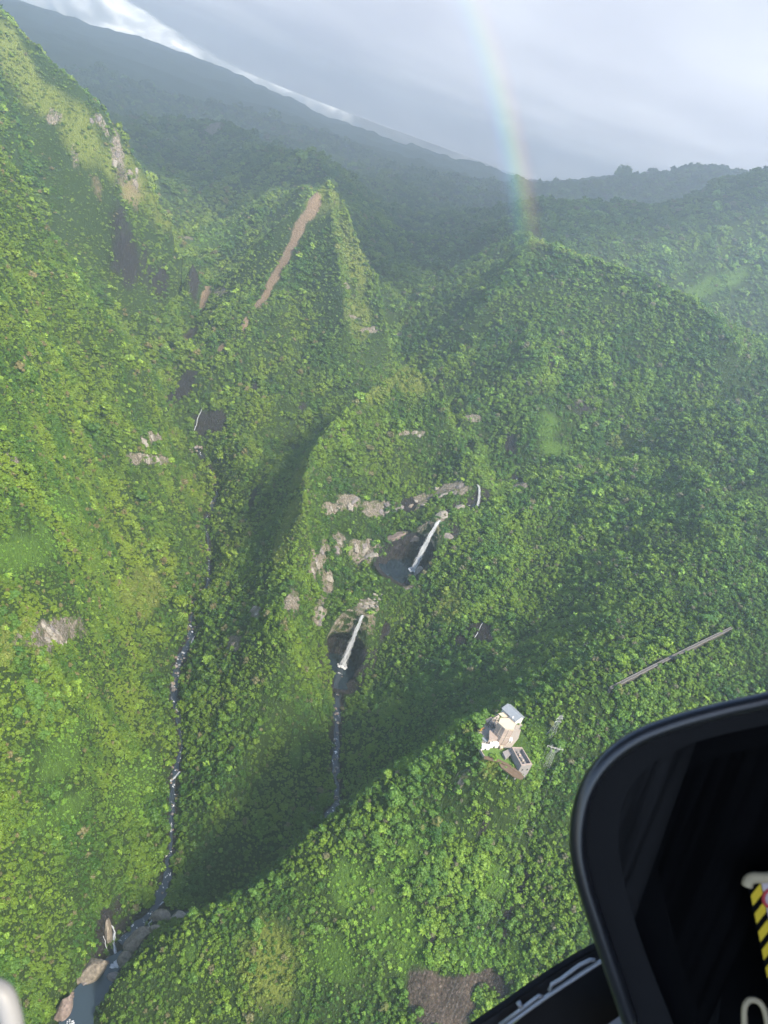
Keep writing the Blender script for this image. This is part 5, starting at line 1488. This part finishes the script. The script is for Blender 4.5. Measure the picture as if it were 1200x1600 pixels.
heli = thing('helicopter', 'black helicopter cabin edge with instrument hood and window sill framing the view', 'helicopter', (0, 0, 0))
def hobj(name, bm, mat, parent=None, smooth=False):
    p = parent or heli
    for v in bm.verts: v.co -= Vector((0, 0, ZC))
    return obj(name, bm, mat, p, smooth)
def spline(pts, n=6):
    out = []
    P_ = [np.array(p, float) for p in pts]
    for i in range(len(P_) - 1):
        p0, p1, p2, p3 = P_[max(i - 1, 0)], P_[i], P_[i + 1], P_[min(i + 2, len(P_) - 1)]
        for k in range(n):
            t = k / n
            out.append(tuple(0.5 * (2 * p1 + (p2 - p0) * t + (2 * p0 - 5 * p1 + 4 * p2 - p3) * t * t + (3 * p1 - p0 - 3 * p2 + p3) * t ** 3)))
    out.append(tuple(P_[-1])); return out
def plate(outline, d, depth):
    """a solid panel: outline at distance d, running back `depth` metres away from the pilot"""
    bm = B(); f = [bm.verts.new(C(px, py, d)) for px, py in outline]
    g = [bm.verts.new(C(px, py, d + depth)) for px, py in outline]; n = len(outline)
    bm.faces.new(f)
    bm.faces.new(g[::-1])
    for i in range(n): bm.faces.new((f[i], g[i], g[(i + 1) % n], f[(i + 1) % n]))
    bmesh.ops.triangulate(bm, faces=[q for q in bm.faces if len(q.verts) > 4])
    return bm
OUT = spline([(1420, 1030), (1290, 1066), (1200, 1090), (1125, 1107), (1050, 1128), (990, 1152), (945, 1186), (916, 1228), (903, 1275), (901, 1325), (911, 1378), (928, 1432), (946, 1486), (964, 1540), (982, 1592)])
IN1 = spline([(1420, 1082), (1290, 1112), (1200, 1132), (1120, 1150), (1060, 1170), (1010, 1200), (978, 1245), (966, 1300), (970, 1350), (985, 1415), (1005, 1480), (1030, 1545), (1052, 1600), (1075, 1660)])
IN2 = spline([(1420, 1130), (1300, 1152), (1200, 1165), (1120, 1183), (1065, 1215), (1034, 1260), (1022, 1310), (1030, 1370), (1048, 1440), (1070, 1520), (1098, 1600), (1115, 1660)])
IN3 = spline([(1420, 1180), (1300, 1195), (1200, 1210), (1130, 1240), (1090, 1285), (1072, 1330), (1075, 1400), (1088, 1470), (1102, 1560), (1115, 1660)])
# cabin shell round the seat: unseen roof, floor and far side, added for shade
def slab(name, a, b, c, th, mat=None):
    a, b, c = Vector(a), Vector(b), Vector(c); nrm = (b - a).cross(c - a).normalized() * th
    bm = B(); lo = [bm.verts.new(p) for p in (a, b, b + c - a, c)]; hi = [bm.verts.new(p.co + nrm) for p in lo]
    bm.faces.new(lo); bm.faces.new(hi[::-1])
    for i in range(4): bm.faces.new((lo[i], hi[i], hi[(i + 1) % 4], lo[(i + 1) % 4]))
    W = Matrix((RT, UP, -FWD)).transposed()
    for v in bm.verts: v.co = W @ v.co + Vector((0, 0, ZC))
    return hobj(name, bm, mat or BLACK2)
slab('cabin_roof', (-1.3, 0.70, 0.9), (1.3, 0.70, 0.9), (-1.3, 0.72, -0.72), 0.04)
slab('cabin_side', (1.25, -1.2, 0.9), (1.25, -1.2, -1.0), (1.25, 0.64, 0.9), 0.04)
slab('cabin_floor', (-1.3, -1.25, 0.95), (1.3, -1.25, 0.95), (-1.3, -1.25, -0.5), 0.04)
# rounded rim of the hood
bm = B(); add_tube(bm, [C(px + 2, py + 3, 0.80) for px, py in OUT], 0.0085, 14); hobj('hood_rim', bm, BLACKS, None, True)
bm = plate([(px + 0, py + 0) for px, py in OUT] + [(px, py) for px, py in IN1[::-1]][2:], 0.803, 0.10); hobj('hood_shell', bm, BLACK)
bm = plate([(px - 4, py - 4) for px, py in IN1] + IN2[::-1], 0.83, 0.08); hobj('inner_lip', bm, BLACK2)
bm = plate(IN2 + [(1160, 1660), (1420, 1660)], 0.86, 0.08); hobj('panel_face', bm, BLACK2)
bm = B(); add_tube(bm, [C(px, py, 0.845) for px, py in IN2], 0.006, 10); hobj('lip_bead', bm, BLACK, None, True)
bm = plate(IN2[14:] + IN3[::-1][:-18], 0.852, 0.01); hobj('panel_strip', bm, BLACK)
# screw
bm = B(); q = (RT.to_track_quat('Z', 'Y')).to_matrix()
bmesh.ops.create_uvsphere(bm, u_segments=20, v_segments=10, radius=0.0062, matrix=Matrix.Translation(C(1150, 1322, 0.855)) @ Matrix((RT, UP, -FWD)).transposed().to_4x4() @ Matrix.Diagonal((1, 1, 0.6, 1)))
sc_ = hobj('screw', bm, GREYM, None, True)
bm = B(); bmesh.ops.create_cone(bm, cap_ends=True, segments=8, radius1=0.0024, radius2=0.0024, depth=0.002, matrix=Matrix.Translation(C(1148, 1322, 0.8505)) @ Matrix((RT, UP, -FWD)).transposed().to_4x4()); hobj('screw_socket', bm, BLACK2, sc_)
bm = plate([(1062, 1174), (1090, 1168), (1118, 1184), (1108, 1192)], 0.846, 0.004); hobj('maker_plate', bm, GREYP)
# guarded lever with hazard stripes and its placard
L0, L1 = (1166, 1374), (1212, 1600)
def lev(u, v):                                                     # u across (0..1), v along
    return (L0[0] + (L1[0] - L0[0]) * v + 46 * u, L0[1] + (L1[1] - L0[1]) * v - 10 * u)
bm = plate([lev(0, 0), lev(1.6, 0), lev(1.6, 1.2), lev(0, 1.2)], 0.80, 0.03); lever = hobj('warning_guard', bm, BLACK2)
for k in range(8):
    v = 0.10 + k * 0.125
    bm = plate([lev(0.04, v + 0.015), lev(0.44, v - 0.055), lev(0.44, v + 0.018), lev(0.04, v + 0.085)], 0.7985, 0.0012); hobj('hazard_stripe', bm, YEL, lever)
bm = plate([lev(0.47, 0.03), lev(1.5, 0.0), lev(1.5, 0.32), lev(0.47, 0.36)], 0.798, 0.001); pl = hobj('placard', bm, LABEL, lever)
bm = B(); add_tube(bm, [C(1203 + 10 * math.cos(a), 1404 + 13 * math.sin(a), 0.7975) for a in [2 * math.pi * i / 24 for i in range(25)]], 0.0018, 8); hobj('red_ring', bm, RED, pl, True)
bm = plate([lev(0.47, 0.39), lev(1.5, 0.35), lev(1.5, 0.62), lev(0.47, 0.66)], 0.798, 0.001); hobj('placard', bm, LABEL, lever)
bm = B(); add_tube(bm, [C(px, py, 0.79) for px, py in spline([(1167, 1384), (1170, 1375), (1180, 1371), (1200, 1371), (1260, 1365)])], 0.0055, 12); hobj('guard_cap', bm, BEIGE, lever, True)
bm = B(); add_tube(bm, [C(px, py, 0.79) for px, py in spline([(1168, 1680), (1163, 1600), (1164, 1572), (1174, 1562), (1190, 1570), (1199, 1600), (1210, 1680)])], 0.003, 10); hobj('wire_loop', bm, BEIGE, lever, True)
# window sill, metal strip and dash beyond the hood
bm = plate(spline([(690, 1640), (740, 1602), (790, 1568), (840, 1532), (890, 1500), (945, 1470), (1010, 1440)]) + [(1010, 1480), (945, 1500), (900, 1525), (820, 1580), (740, 1640)], 1.10, 0.05); hobj('window_sill', bm, BLACKS)
bm = B(); add_tube(bm, [C(px, py + 4, 1.10) for px, py in spline([(690, 1636), (740, 1598), (790, 1564), (840, 1529), (890, 1497), (945, 1467), (1010, 1437)])], 0.005, 8); hobj('window_seal', bm, BLACK, None, True)
bm = plate([(760, 1660), (800, 1602), (850, 1562), (900, 1528), (945, 1502), (1020, 1470), (1160, 1600), (1160, 1680)], 1.14, 0.05); hobj('dash_cover', bm, BLACK)
def strip(pts, w, d=1.085):
    bm = B(); add_tube(bm, [C(px, py, d) for px, py in pts], w, 8); return bm
st = hobj('metal_strip', strip(spline([(770, 1618), (800, 1596), (850, 1560), (900, 1527), (950, 1495)]), 0.0032), GREYM, None, True)
hobj('raised_edge', strip([(780, 1602), (815, 1576), (836, 1560), (842, 1556), (848, 1557)], 0.0026), GREYM, st, True)
hobj('raised_edge', strip([(858, 1548), (862, 1538), (876, 1530), (905, 1508), (922, 1500), (930, 1500)], 0.0028), GREYM, st, True)
hobj('clip', strip([(810, 1566), (814, 1574)], 0.004), GREYM, st, True)
bm = plate([(910, 1640), (940, 1608), (985, 1575), (1030, 1546), (1060, 1600), (1075, 1660)], 1.06, 0.03); hobj('grey_plate', bm, GREYP)
bm = B(); add_tube(bm, [C(px, py, 1.05) for px, py in spline([(960, 1660), (1000, 1618), (1050, 1585), (1100, 1570)])], 0.012, 10); hobj('padded_edge', bm, BLACK, None, True)
# rounded pale fitting at the other side
bm = B(); add_tube(bm, [C(px, py, 0.42) for px, py in spline([(-110, 1535), (-60, 1540), (-25, 1543), (2, 1554), (14, 1582), (20, 1620), (26, 1700)], 10)], 0.0062, 16); hobj('grab_handle', bm, PALEG, None, True)
bm = plate(spline([(-110, 1555), (-60, 1560), (-25, 1565), (-8, 1578), (2, 1610), (6, 1700)]) + [(-110, 1700)], 0.425, 0.01); hobj('mirror_back', bm, BLACK2)
